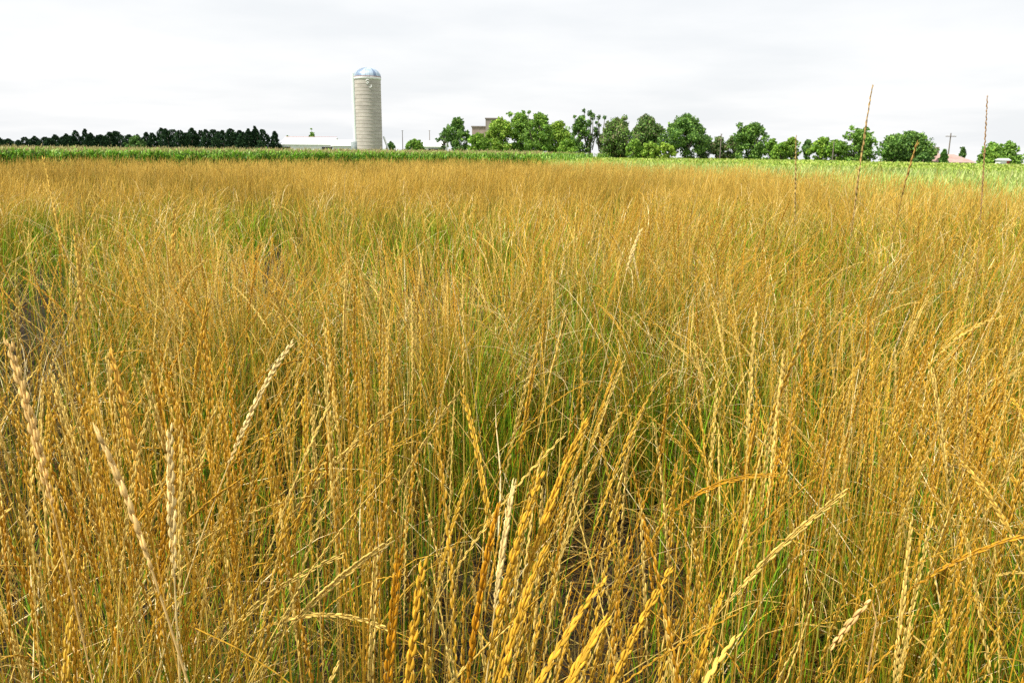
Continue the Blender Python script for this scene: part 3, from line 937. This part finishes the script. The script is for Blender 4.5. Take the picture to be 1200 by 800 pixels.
decid('bush', 736, 752, 164, TD - 12, 'small bright green bush under the broad grey green tree', LG, trunk_h=.0, cat='bush')
decid('bush', 753, 772, 167, TD - 14, 'small yellow green bush, left one of two by the big round tree', YG + LG, trunk_h=.0, cat='bush')
decid('bush', 768, 788, 168, TD - 14, 'small yellow green bush, right one of two by the big round tree', YG, trunk_h=.0, cat='bush')
decid('tree', 778, 828, 136, TD - 5, 'biggest round dark green tree with a pale forked trunk showing', DG + MG, gaps=.2, trunk_h=.22, nblob=46)
decid('tree', 814, 834, 160, TD - 2, 'low dark tree tucked behind the right side of the round tree', DG + BR, trunk_h=.05)
decid('tree', 833, 851, 161, TD, 'low brownish dark tree beside a thin post, right of the round tree', BR + DG, gaps=.1, trunk_h=.05)
decid('tree', 848, 868, 160, TD, 'brown green thin tree leaning on the tall dark green one', BR + MG, gaps=.1, trunk_h=.05)
decid('tree', 863, 898, 146, 158, 'tall dark green tree with a lighter left shoulder, past the brownish trees', DG + MG + LG[:1], gaps=.12, trunk_h=.08, tops=[(866, 147, 4), (892, 150, 1.8)])
decid('tree', 896, 911, 163, 152, 'small airy light green tree right of the tall dark one', MG + LG, gaps=.0, dens=.6, trunk_h=.1)
decid('bush', 906, 926, 168, 148, 'light green bush in front of the airy small tree', LG, trunk_h=.0, cat='bush')
decid('tree', 919, 936, 161, 150, 'pale yellow green small tree behind the faint short grass stalk', YG + MG, gaps=.05, dens=.7, trunk_h=.1)
decid('tree', 938, 953, 165, 148, 'small dark thin tree between two light green bushes', DG, gaps=.0, dens=.7, trunk_h=.1)
decid('bush', 950, 976, 162, 142, 'broad light green bush left of the tree behind the tallest stalk', LG + YG[:1], trunk_h=.0, cat='bush', gaps=.25)
decid('bush', 968, 992, 165, 139, 'light green bush touching the tree behind the tallest stalk', LG, trunk_h=.0, cat='bush', gaps=.25)
decid('tree', 986, 1024, 153, 136, 'mid green tree with wispy top twigs behind the tallest grass stalk', MG + LG[:1], gaps=.12, trunk_h=.05, tops=[(998, 150, 3), (1013, 151, 3.5), (992, 156, 2)])
decid('tree', 1029, 1062, 160, 128, 'dark green low spreading tree, left half of the mound before the pink roofs', DG + MG, gaps=.25, trunk_h=.0)
decid('tree', 1043, 1086, 156, 130, 'dark green rounded tree with light windswept top beside the pink roofs', DG + MG + LG[:1], gaps=.25, trunk_h=.0, tops=[(1072, 160, 5), (1080, 167, 4)])
decid('bush', 1072, 1094, 180, 124, 'low dark bush in front of the left end of the pink roof', DG, trunk_h=.0, cat='bush')
decid('tree', 1150, 1176, 168, 118, 'round green tree behind the thin upright stalk by the right edge', MG + LG, gaps=.2, trunk_h=.0)
decid('tree', 1168, 1197, 167, 121, 'bushy green tree at the far right end, right of its twin', MG + LG[:1], gaps=.2, trunk_h=.0)
decid('bush', 1153, 1176, 181, 112, 'bright green low bush under the right trees, beside the small white shed', LG, trunk_h=.0, cat='bush')
decid('tree', 1122, 1133, 173, 175, 'small dark tree peeping over the right pink roof', DG, gaps=.1, trunk_h=.1, group=None)
decid('bush', 476, 496, 164, 150, 'small round bright green bush alone between the silo and tree row', LG + MG, trunk_h=.0, cat='bush', group=None)
decid('tree', 362, 372, 156, 215, 'tiny green tree with a leaning tip rising behind the white barn', MG, gaps=.1, trunk_h=.1, group=None, tops=[(364.5, 151, .9)])
decid('tree', 334, 343, 160, 215, 'tiny green treetop just above the left end of the white barn roof', MG, gaps=.1, trunk_h=.1, group=None)
decid('tree', 454, 463, 166, 215, 'tiny grey blue tree close to the right foot of the silo', DG, gaps=.1, trunk_h=.1, group=None)


def conifer(xc, D, Hh, Wd, label, lean, group, tones, tiers=11, name='evergreen_tree'):
    z0 = float(ground_z(xc, D))
    root = empty(name, (xc, D, z0), label, 'tree', group)
    n = 2400
    f = rng.random(n) ** 1.15 * .99
    a = rng.random(n) * 6.283
    ph = rng.random(4) * 6.283
    lobes = 1 + .32 * np.sin(2 * a + ph[0] + f * 7) + .22 * np.sin(f * 30 + ph[1] + 2 * np.sin(a + ph[2]))
    w = Wd * .5 * np.clip(1.0 - f, 0.02, 1) ** rng.uniform(.45, .8) * lobes
    q = w * (.35 + .65 * rng.random(n) ** .5)
    P0 = np.stack([np.cos(a) * q + lean * f ** 2 * Hh, np.sin(a) * q, .15 + f * Hh * .985], -1)
    d = np.stack([np.cos(a) * .6, np.sin(a) * .6, rng.uniform(-.2, 1.2, n)], -1); d /= np.linalg.norm(d, axis=1, keepdims=True)
    e1 = d * 1.0 + rng.normal(0, .35, (n, 3)); e1 /= np.linalg.norm(e1, axis=1, keepdims=True)
    e2 = np.cross(e1, rng.normal(0, 1, (n, 3))); e2 /= np.linalg.norm(e2, axis=1, keepdims=True)
    r = rng.uniform(.14, .40, n)[:, None] * (1 - .3 * f[:, None])
    V = np.stack([P0 - e1 * r, P0 + e2 * r * .45, P0 + e1 * r, P0 - e2 * r * .45], 1)
    g = np.array(tones)[rng.integers(0, len(tones), n)] * rng.uniform(.7, 1.3, (n, 1))
    b = Buf(); b.add(V.reshape(-1, 3), np.arange(n * 4).reshape(n, 4), np.repeat(g, 4, 0))
    b.build('crown', M_NEEDLE, root, smooth=False)
    t = Buf()
    K = 6; tt = np.linspace(0, 1, K)
    P = np.stack([lean * tt ** 2 * Hh, np.zeros(K), tt * Hh * .95 - .1 * (1 - tt)], -1)[None]
    tubes(t, P, (.16 * (1 - tt) + .02)[None], 6, np.full((1, K, 3), .5), np.array([[0., 1, 0]]))
    t.build('trunk', M_BARK, root)


NTONE = [np.array([.020, .042, .024]), np.array([.028, .058, .028]), np.array([.04, .08, .03])]
prof = [(0, 161), (12, 163), (30, 161), (40, 160), (52, 161), (66, 158), (80, 157), (90, 153), (98, 151), (108, 156), (118, 158), (128, 155),
        (136, 155), (141, 154), (150, 158), (163, 158), (172, 155), (180, 156), (189, 150), (197, 151), (205, 152), (214, 153), (224, 150), (234, 153),
        (243, 152), (251, 152), (262, 153), (271, 151), (281, 153), (291, 151), (303, 148), (312, 152), (321, 154)]
ordw = ['first', 'second', 'third', 'fourth', 'fifth', 'sixth', 'seventh', 'eighth', 'ninth', 'tenth', 'eleventh', 'twelfth', 'thirteenth', 'fourteenth',
        'fifteenth', 'sixteenth', 'seventeenth', 'eighteenth', 'nineteenth', 'twentieth']
spots = []
for i in range(len(prof)):
    spots.append(prof[i])
    if i + 1 < len(prof) and prof[i + 1][0] - prof[i][0] > 9 and prof[i][0] not in (40, 141):
        spots.append(((prof[i][0] + prof[i + 1][0]) / 2, max(prof[i][1], prof[i + 1][1]) + rng.uniform(1, 3)))
n_all = len(spots)
for i, (u, v) in enumerate(spots):
    D = 225 - u * .12 + rng.normal(0, 1.5)
    p = at_y(u, v, D)
    back = n_all - i
    if back <= 20:
        lab = f'dark wind-bent evergreen, {ordw[back - 1]} from the barn end of the windbreak row'
    elif i < 20:
        lab = f'dark evergreen, {ordw[i]} from the left edge in the windbreak row'
    else:
        lab = 'dark evergreen in the middle of the windbreak row'
    if u == 303: lab = 'tallest thin topped evergreen near the barn end of the windbreak row'
    if u == 141: lab = 'evergreen with its bare tip leaning left over the dip in the windbreak'
    W_ = rng.uniform(18, 32) / F * D * (1.0 if u != 303 else .8)
    conifer(p.x, D, p.z, W_, lab, rng.uniform(-.16, .05) if u not in (141,) else -.22, 'evergreens in the dark windbreak row', NTONE)
# low green understorey tree in the row
decid('tree', 150, 172, 160, 200, 'rounded dark green tree inside the windbreak row near its dip', DG, trunk_h=.0, gaps=.2, group=None)
# small conifer in front of the house
p = at_y(1107, 176, 122)
conifer(p.x, 122, p.z - float(ground_z(p.x, 122)), 1.7, 'small dark cone shaped spruce in front of the pink roofed houses', 0, None, DG, tiers=10, name='spruce_tree')


# ------------------------------------------------------------------ buildings
def box(b, x0, x1, y0, y1, z0, z1):
    V = np.array([[x, y, z] for z in (z0, z1) for y in (y0, y1) for x in (x0, x1)])
    f = np.array([[0, 2, 3, 1], [4, 5, 7, 6], [0, 1, 5, 4], [2, 6, 7, 3], [0, 4, 6, 2], [1, 3, 7, 5]])
    b.add(V, f, (1, 1, 1))


def silo():
    D = 182
    xl = at_y(417.6, 150, D).x; xr = at_y(447.5, 150, D).x
    xc = (xl + xr) / 2; r = (xr - xl) / 2
    z_wall = at_y(432, 92, D).z; z_top = at_y(432, 79.5, D).z
    root = empty('silo', (xc, D, 0), 'tall beige ribbed farm silo with a silver domed cap and two white marks', 'silo')
    # wall with stave courses
    m, nt, out = new_mat('silo_stave')
    N = nt.nodes.new; Lk = nt.links.new
    tc = N('ShaderNodeTexCoord'); sp = N('ShaderNodeSeparateXYZ'); Lk(tc.outputs['Object'], sp.inputs[0])
    at = N('ShaderNodeMath'); at.operation = 'ARCTAN2'; Lk(sp.outputs['Y'], at.inputs[0]); Lk(sp.outputs['X'], at.inputs[1])
    cmb = N('ShaderNodeCombineXYZ')
    ml = N('ShaderNodeMath'); ml.operation = 'MULTIPLY'; ml.inputs[1].default_value = r; Lk(at.outputs[0], ml.inputs[0])
    Lk(ml.outputs[0], cmb.inputs[0]); Lk(sp.outputs['Z'], cmb.inputs[1])
    bt = N('ShaderNodeTexBrick'); bt.inputs['Scale'].default_value = 1
    bt.inputs['Brick Width'].default_value = .3; bt.inputs['Row Height'].default_value = .76; bt.inputs['Mortar Size'].default_value = .03
    bt.inputs['Color1'].default_value = (.46, .42, .37, 1); bt.inputs['Color2'].default_value = (.50, .46, .41, 1); bt.inputs['Mortar'].default_value = (.38, .35, .32, 1)
    Lk(cmb.outputs[0], bt.inputs['Vector'])
    no = N('ShaderNodeTexNoise'); no.inputs['Scale'].default_value = .5; no.inputs['Detail'].default_value = 6
    mp = N('ShaderNodeMapping'); mp.inputs['Scale'].default_value = (1, 1, 2.2); Lk(tc.outputs['Object'], mp.inputs[0]); Lk(mp.outputs[0], no.inputs['Vector'])
    mr = N('ShaderNodeMapRange'); mr.inputs['From Min'].default_value = .3; mr.inputs['From Max'].default_value = .7; mr.inputs['To Min'].default_value = .82; mr.inputs['To Max'].default_value = 1.15
    Lk(no.outputs['Fac'], mr.inputs['Value'])
    sc = N('ShaderNodeVectorMath'); sc.operation = 'SCALE'; Lk(bt.outputs['Color'], sc.inputs[0]); Lk(mr.outputs[0], sc.inputs['Scale'])
    pr = N('ShaderNodeBsdfPrincipled'); pr.inputs['Roughness'].default_value = .85; Lk(sc.outputs[0], pr.inputs['Base Color'])
    Lk(pr.outputs[0], out.inputs['Surface'])

    def lathe(b, prof_, S=48):
        a = np.arange(S) * 2 * np.pi / S
        P = np.array([[[rr * math.cos(t), rr * math.sin(t), z] for t in a] for rr, z in prof_])
        K = len(prof_); idx = np.arange(K * S).reshape(K, S); nx = np.roll(idx, -1, 1)
        b.add(P.reshape(-1, 3), np.stack([idx[:-1], nx[:-1], nx[1:], idx[1:]], -1).reshape(-1, 4), (1, 1, 1))
    b = Buf(); lathe(b, [(r, 0), (r, z_wall)]); b.build('wall', m, root)
    mh = noise_mat('hoop_steel', (.34, .30, .26), (.44, .38, .32), scale=3, rough=.5)
    b = Buf(); z = .5
    while z < z_wall - .6:
        lathe(b, [(r + .002, z), (r + .035, z + .01), (r + .035, z + .07), (r + .002, z + .08)]); z += .76
    b.build('hoops', mh, root)
    ms = noise_mat('galvanised_dome', (.34, .44, .54), (.48, .57, .66), scale=.8, rough=.45, spec=.4, metallic=.2)
    msd = noise_mat('blue_grey_dome_panel', (.20, .27, .38), (.27, .34, .45), scale=.8, rough=.4, metallic=.3)
    b = Buf(); lathe(b, [(r + .02, z_wall - .35), (r + .12, z_wall - .3), (r + .12, z_wall + .25), (r + .02, z_wall + .3)])
    b.build('eave_band', M_WHITE_METAL, root)
    b = Buf(); lathe(b, [(r + .125, z_wall + .16), (r + .15, z_wall + .18), (r + .15, z_wall + .30), (r + .10, z_wall + .32)])
    b.build('rim_ring', noise_mat('rusty_ring', (.35, .2, .18), (.42, .28, .24)), root)
    hd = z_top - z_wall - .3
    gores = 20
    light = Buf(); dark = Buf()
    for g in range(gores):
        a0 = g * 2 * np.pi / gores; a1 = (g + 1) * 2 * np.pi / gores
        rows = []
        for k in range(9):
            t = k / 8 * math.pi / 2 * .985
            rr = (r + .05) * math.cos(t); z = z_wall + .3 + hd * math.sin(t)
            rows.append([[rr * math.cos(a), rr * math.sin(a), z] for a in np.linspace(a0, a1, 4)])
        P = np.array(rows); idx = np.arange(36).reshape(9, 4)
        f = np.stack([idx[:-1, :-1], idx[:-1, 1:], idx[1:, 1:], idx[1:, :-1]], -1).reshape(-1, 4)
        # camera side is -y (angles about 270 degrees)
        (dark if g in (13, 12, 17) else light).add(P.reshape(-1, 3), f, (1, 1, 1))
    light.build('dome', ms, root); dk = dark.build('dome_panel', msd, root)
    ribs = Buf()
    for g in range(gores):
        a = g * 2 * np.pi / gores; K = 9
        t = np.linspace(0, math.pi / 2 * .97, K)
        P = np.stack([(r + .07) * np.cos(t) * math.cos(a), (r + .07) * np.cos(t) * math.sin(a), z_wall + .3 + (hd + .02) * np.sin(t)], -1)[None]
        tubes(ribs, P, np.full((1, K), .035), 4, np.full((1, K, 3), 1.), np.array([[-math.sin(a), math.cos(a), 0]]))
    ribs.build('dome_ribs', ms, root)
    # filling chute up the left side, steps of doors
    b = Buf()
    ang = math.radians(187)
    cx, cy = (r + .22) * math.cos(ang), (r + .22) * math.sin(ang)
    K = 2
    P = np.array([[[cx, cy, 0.], [cx, cy, z_wall + .9]]])
    tubes(b, P, np.full((1, 2), .48), 12, np.full((1, 2, 3), 1.), np.array([[0., 1, 0]]))
    b.build('ladder_chute', noise_mat('pale_green_chute', (.66, .74, .72), (.76, .82, .80), scale=.6, rough=.4), root)
    # two white marks below the band: a small looped sign and a hook shaped one
    mk = Buf()
    def stroke(pts):
        K = len(pts); pp = []
        for (u, v) in pts:
            q = at_y(u, v, D); x = q.x - xc
            y = -math.sqrt(max(.01, (r + .06) ** 2 - x * x)); pp.append([x, y, q.z])
        P = np.array(pp)[None]
        tubes(mk, P, np.full((1, K), .10), 6, np.full((1, K, 3), 1.), np.array([[0., 1, 0]]))
    stroke([(434.6, 95.2), (432.6, 94.8), (431.7, 96.2), (432.8, 97.2), (434.3, 97.4), (434.6, 98.6), (433.4, 99.4), (431.7, 99.1)])
    stroke([(437.6, 100.6), (437.7, 103.2), (436.6, 103.9), (434.9, 103.6)])
    mk.build('white_mark', M_WHITE, root)
    # foot: dark doorway annex
    b = Buf(); box(b, -r - 1.1, -r + .3, -1.2, 1.2, 0, at_y(420, 166, D).z); b.build('feed_room', noise_mat('feed_room_wall', (.2, .24, .24), (.3, .34, .34)), root)


silo()


def gable(name, u0, u1, v_eave, v_ridge, D, depth, label, cat, mat_w, mat_r, doors=(), ridge_mat=None, overhang=.3, parts=True):
    """long building with its ridge across the view"""
    x0 = at_y(u0, 175, D).x; x1 = at_y(u1, 175, D).x
    ze = at_y((u0 + u1) / 2, v_eave, D).z; zr = at_y((u0 + u1) / 2, v_ridge, D + depth / 2).z
    xc = (x0 + x1) / 2; z0 = float(ground_z(xc, D)); hw = (x1 - x0) / 2
    root = empty(name, (xc, D, z0), label, cat)
    ze -= z0; zr -= z0
    b = Buf()
    V = np.array([[-hw, 0, 0], [hw, 0, 0], [hw, depth, 0], [-hw, depth, 0], [-hw, 0, ze], [hw, 0, ze], [hw, depth, ze], [-hw, depth, ze], [-hw, depth / 2, zr - .05], [hw, depth / 2, zr - .05]])
    b.add(V, np.array([[0, 1, 5, 4], [1, 2, 6, 5], [2, 3, 7, 6], [3, 0, 4, 7]]), (1, 1, 1))
    b.f[3].append(np.array([[4, 8, 7], [5, 6, 9]]))
    b.build('wall', mat_w, root, smooth=False)
    b = Buf(); h = hw + overhang; sl = (zr - ze) / (depth / 2)
    for s_ in (0, 1):
        ya = -overhang if s_ == 0 else depth + overhang
        za = ze - sl * overhang
        A = np.array([[-h, ya, za], [h, ya, za], [h, depth / 2, zr], [-h, depth / 2, zr]])
        V = np.concatenate([A + [0, 0, .02], A + [0, 0, .16]])
        b.add(V, np.array([[0, 1, 2, 3], [4, 5, 6, 7], [0, 1, 5, 4], [1, 2, 6, 5], [0, 3, 7, 4]]), (1, 1, 1))
    rf = b.build('roof', mat_r, root, smooth=False)
    if ridge_mat:
        b = Buf(); box(b, -h, h, depth / 2 - .15, depth / 2 + .15, zr + .165, zr + .23); b.build('ridge_cap', ridge_mat, root, smooth=False)
    for (a, w, hgt, kind) in doors:
        b = Buf(); xx = -hw + a * 2 * hw
        zb = 0 if kind == 'door' else .9
        box(b, xx - w / 2, xx + w / 2, -.06, .0 - .004, zb, zb + hgt)
        b.build(kind, M_DARK if kind == 'door' else M_GLASS, root, smooth=False)
    return root


gable('barn', 329, 388, 169.5, 161.5, 188, 11, 'long low white barn with red ridge line left of the silo', 'barn', M_WHITE, M_WHITE_METAL,
      doors=[(.08, 2.6, 2.4, 'door'), (.3, 1.2, .8, 'window'), (.45, 1.2, .8, 'window'), (.6, 1.2, .8, 'window'), (.75, 1.2, .8, 'window'), (.93, 2.6, 2.4, 'door')], ridge_mat=M_STRIPE)
gable('shed', 389.5, 418, 171.0, 165.0, 186, 8, 'lower white shed joining the barn to the silo foot', 'shed', M_WHITE, M_WHITE_METAL,
      doors=[(.3, 2.2, 2.0, 'door')])
gable('shed', 496, 521, 172, 166, 176, 8, 'white shed between lone bush and the leftmost tree of the row', 'shed', M_WHITE, M_WHITE_METAL, doors=[(.5, 2.4, 2.2, 'door')])
M_SHING = noise_mat('faded_pink_shingle', (.36, .24, .21), (.46, .31, .27), scale=1.3, rough=.9)
M_SIDE = noise_mat('tan_siding', (.42, .36, .30), (.5, .44, .37), scale=1.5)


def hip_house(u0, u1, ur0, ur1, v_e, v_r, D, depth, label, chim=None):
    x0 = at_y(u0, 185, D).x; x1 = at_y(u1, 185, D).x; xa = at_y(ur0, 185, D).x; xb = at_y(ur1, 185, D).x
    xc = (x0 + x1) / 2; z0 = float(ground_z(xc, D)); ze = at_y(u1, v_e, D).z - z0; zr = at_y((ur0 + ur1) / 2, v_r, D + depth / 2).z - z0
    root = empty('house', (xc, D, z0), label, 'house', 'pink roofed houses')
    hw = (x1 - x0) / 2
    b = Buf(); box(b, -hw + .4, hw - .4, .4, depth - .4, 0, ze - .01); b.build('wall', M_SIDE, root, smooth=False)
    b = Buf()
    V = np.array([[-hw, 0, ze], [hw, 0, ze], [hw, depth, ze], [-hw, depth, ze], [xa - xc, depth / 2, zr], [xb - xc, depth / 2, zr]])
    b.add(V, np.array([[0, 1, 5, 4], [2, 3, 4, 5], [0, 3, 2, 1]]), (1, 1, 1)); b.f[3].append(np.array([[1, 2, 5], [3, 0, 4]]))
    rf = b.build('roof', M_SHING, root, smooth=False)
    for a in (.25, .7):
        b = Buf(); xx = -hw + a * 2 * hw; box(b, xx - .6, xx + .6, .33, .395, 1.0, 2.1); b.build('window', M_GLASS, root, smooth=False)
    b = Buf(); box(b, -.45, .45, .33, .395, 0, 2.05); b.build('door', M_DARK, root, smooth=False)
    if chim:
        p = at_y(chim[0], chim[1], D + depth / 2)
        b = Buf(); box(b, p.x - xc - .3, p.x - xc + .3, depth / 2 - .3, depth / 2 + .3, zr - .6, p.z - z0); b.build('chimney', noise_mat('chimney_brick', (.25, .2, .17), (.33, .27, .23)), rf, smooth=False)


hip_house(1070, 1121, 1080, 1106, 190.5, 175.5, 134, 9, 'left pink roofed house with the higher roof, behind the dark tree', chim=(1098, 172.5))
hip_house(1104, 1147, 1110, 1132, 190.8, 181.0, 129, 7.5, 'right pink roofed house with the lower roof, right of the small spruce')

def elevator():
    D = 205
    xa = at_y(553, 160, D).x; xm = at_y(569, 160, D).x; xb = at_y(584, 160, D).x
    z1 = at_y(575, 139.5, D).z; z2 = at_y(560, 149.2, D).z
    root = empty('grain_elevator', (xm, D, 0), 'grey brown blocky grain elevator rising behind the yellow green tree', 'building')
    b = Buf(); box(b, 0, xb - xm, 0, 6, 0, z1); b.build('tower', noise_mat('weathered_cladding', (.26, .22, .19), (.34, .30, .27), scale=.8, stretch=(1, 1, .2)), root, smooth=False)
    b = Buf(); box(b, -.15, xb - xm + .15, -.15, 6.15, z1 + .003, z1 + .25); b.build('tower_roof', M_POLE, root, smooth=False)
    b = Buf(); box(b, xa - xm, -.003, .5, 6, 0, z2); b.build('annex', noise_mat('reddish_cladding', (.34, .26, .22), (.42, .33, .28), scale=.8), root, smooth=False)
    b = Buf(); box(b, xa - xm - .2, -.003, .3, 6.2, z2 + .003, z2 + .3); b.build('annex_roof', M_POLE, root, smooth=False)
    b = Buf(); box(b, 1.2, 2.0, -.05, -.003, z1 - 2.2, z1 - 1.2); b.build('window', M_GLASS, root, smooth=False)


elevator()


def pole(u, vtop, D, label, cross=False, r=.12, name='utility_pole', cat='pole'):
    p = at_y(u, vtop, D); z0 = float(ground_z(p.x, D))
    root = empty(name, (p.x, D, z0), label, cat)
    Hh = p.z - z0; b = Buf()
    tubes(b, np.array([[[0, 0, -.3], [0, 0, Hh * .5], [0, 0, Hh]]]), np.array([[r, r * .85, r * .65]]), 10, np.full((1, 3, 3), 1.), np.array([[1., 0, 0]]))
    b.build('shaft', M_POLE, root)
    if cross:
        b = Buf(); box(b, -1.1, 1.1, -.17, -.08, Hh - .75, Hh - .6); b.build('crossarm', M_POLE, root, smooth=False)
        for xx in (-1.0, -.45, .45, 1.0):
            b = Buf(); tubes(b, np.array([[[xx, -.12, Hh - .6], [xx, -.12, Hh - .5], [xx, -.12, Hh - .42]]]), np.array([[.04, .06, .03]]), 8, np.full((1, 3, 3), 1.), np.array([[1., 0, 0]]))
            b.build('insulator', M_WHITE, root)
    else:
        b = Buf(); box(b, -.22, .22, -.05, .05, Hh - .12, Hh - .04); b.build('top_bracket', M_POLE, root, smooth=False)


pole(1114.5, 156, 170, 'wooden utility pole with crossarm behind the pink roofs', cross=True, r=.16)
pole(471.5, 153, 185, 'thin pale pole standing between silo and lone round bush', r=.10)
pole(503.3, 153, 185, 'thin dark pole rising behind the white shed by the tree row', r=.10)
pole(845.5, 157, 160, 'thin reddish post beside the low brownish tree', r=.12)
pole(977.5, 166, 136, 'thin pale post before the light green bushes', r=.10)
# grain auger leaning at the right of the silo
pa = at_y(449.5, 160, 183); pb_ = at_y(454.5, 172, 183)
root = empty('grain_auger', (pb_.x, 183, 0), 'pale slanting auger tube at the right foot of the silo', 'auger')
b = Buf(); tubes(b, np.array([[[pa.x - pb_.x, 0, pa.z], [0, 0, pb_.z - .4], [.5, 0, .3]]]), np.full((1, 3), .2), 10, np.full((1, 3, 3), 1.), np.array([[0., 1, 0]])); b.build('tube', M_WHITE_METAL, root)
b = Buf()
for s_ in (-.7, .7):
    tubes(b, np.array([[[-.1, s_, .1], [-.2, s_ * .3, 1.5], [-.35, 0, pb_.z]]]), np.full((1, 3), .06), 6, np.full((1, 3, 3), 1.), np.array([[1., 0, 0]]))
b.build('leg_frame', M_POLE, root)
# small white shed with red side at the far right
ps = at_y(1174.5, 187, 110)
zs = float(ground_z(ps.x, 110))
root = empty('small_shed', (ps.x, 110, zs), 'tiny white and red shed half hidden between the right edge bushes', 'shed')
zt = at_y(1174.5, 185.8, 110).z - zs
b = Buf(); box(b, -.35, .45, -.3, .9, 0, zt - .25); b.build('wall', M_WHITE, root, smooth=False)
b = Buf(); box(b, .453, .9, -.25, .9, 0, zt - .3); b.build('side_panel', noise_mat('red_board', (.4, .08, .06), (.5, .12, .09)), root, smooth=False)
b = Buf(); V = np.array([[-.5, -.45, zt - .245], [1.0, -.45, zt - .245], [1.0, 1.0, zt - .245], [-.5, 1.0, zt - .245], [-.5, .27, zt], [1.0, .27, zt]])
b.add(V, np.array([[0, 1, 5, 4], [2, 3, 4, 5], [0, 3, 2, 1]]), (1, 1, 1)); b.f[3].append(np.array([[1, 2, 5], [3, 0, 4]])); b.build('roof', M_WHITE_METAL, root, smooth=False)

# ------------------------------------------------------------------ light and sky
SUN_EL, SUN_AZ = R(56), R(-118)        # azimuth from +Y, clockwise positive: sun high at the left, a little behind
w = bpy.data.worlds.new('World'); scene.world = w; w.use_nodes = True
nt = w.node_tree; nt.nodes.clear()
N = nt.nodes.new; Lk = nt.links.new
out = N('ShaderNodeOutputWorld'); bg = N('ShaderNodeBackground'); bg.inputs['Strength'].default_value = .12
Lk(bg.outputs[0], out.inputs['Surface'])
sky = N('ShaderNodeTexSky'); sky.sky_type = 'NISHITA'; sky.sun_disc = False
sky.sun_elevation = SUN_EL; sky.sun_rotation = SUN_AZ; sky.air_density = 1.2; sky.dust_density = 3
tc = N('ShaderNodeTexCoord')
sp = N('ShaderNodeSeparateXYZ'); Lk(tc.outputs['Generated'], sp.inputs[0])
ad = N('ShaderNodeMath'); ad.operation = 'MAXIMUM'; ad.inputs[1].default_value = 0; Lk(sp.outputs['Z'], ad.inputs[0])
a2 = N('ShaderNodeMath'); a2.operation = 'ADD'; a2.inputs[1].default_value = .10; Lk(ad.outputs[0], a2.inputs[0])
dx = N('ShaderNodeMath'); dx.operation = 'DIVIDE'; Lk(sp.outputs['X'], dx.inputs[0]); Lk(a2.outputs[0], dx.inputs[1])
dy = N('ShaderNodeMath'); dy.operation = 'DIVIDE'; Lk(sp.outputs['Y'], dy.inputs[0]); Lk(a2.outputs[0], dy.inputs[1])
cb = N('ShaderNodeCombineXYZ'); Lk(dx.outputs[0], cb.inputs[0]); Lk(dy.outputs[0], cb.inputs[1])
no = N('ShaderNodeTexNoise'); no.inputs['Scale'].default_value = .55; no.inputs['Detail'].default_value = 7; no.inputs['Roughness'].default_value = .5
Lk(cb.outputs[0], no.inputs['Vector'])
cr = N('ShaderNodeValToRGB'); e = cr.color_ramp.elements
e[0].position = .40; e[0].color = (.86, .88, .90, 1); e[1].position = .64; e[1].color = (1, 1, 1, 1)
Lk(no.outputs['Fac'], cr.inputs['Fac'])
scl = N('ShaderNodeVectorMath'); scl.operation = 'SCALE'; scl.inputs['Scale'].default_value = 7.35
Lk(cr.outputs[0], scl.inputs[0])
mx = N('ShaderNodeMixRGB'); mx.inputs['Fac'].default_value = .92; Lk(sky.outputs[0], mx.inputs['Color1']); Lk(scl.outputs[0], mx.inputs['Color2'])
Lk(mx.outputs[0], bg.inputs['Color'])

sd = bpy.data.lights.new('sun', 'SUN'); sd.energy = 5.0; sd.angle = R(1.5); sd.color = (1, .95, .86)
so = bpy.data.objects.new('sun', sd); col.objects.link(so)
dirv = Vector((math.sin(SUN_AZ) * math.cos(SUN_EL), math.cos(SUN_AZ) * math.cos(SUN_EL), math.sin(SUN_EL)))
so.rotation_euler = (-dirv).to_track_quat('-Z', 'Y').to_euler()

vs = scene.view_settings
vs.view_transform = 'Standard'; vs.look = 'None'; vs.gamma = 1; vs.exposure = .32; vs.use_curve_mapping = False
scene.cycles.max_bounces = 6; scene.cycles.diffuse_bounces = 4; scene.cycles.transmission_bounces = 4; scene.cycles.glossy_bounces = 2
scene.cycles.use_denoising = False
print('verts', sum(len(o.data.vertices) for o in scene.objects if o.type == 'MESH'), 'total script', _t.time() - t0)
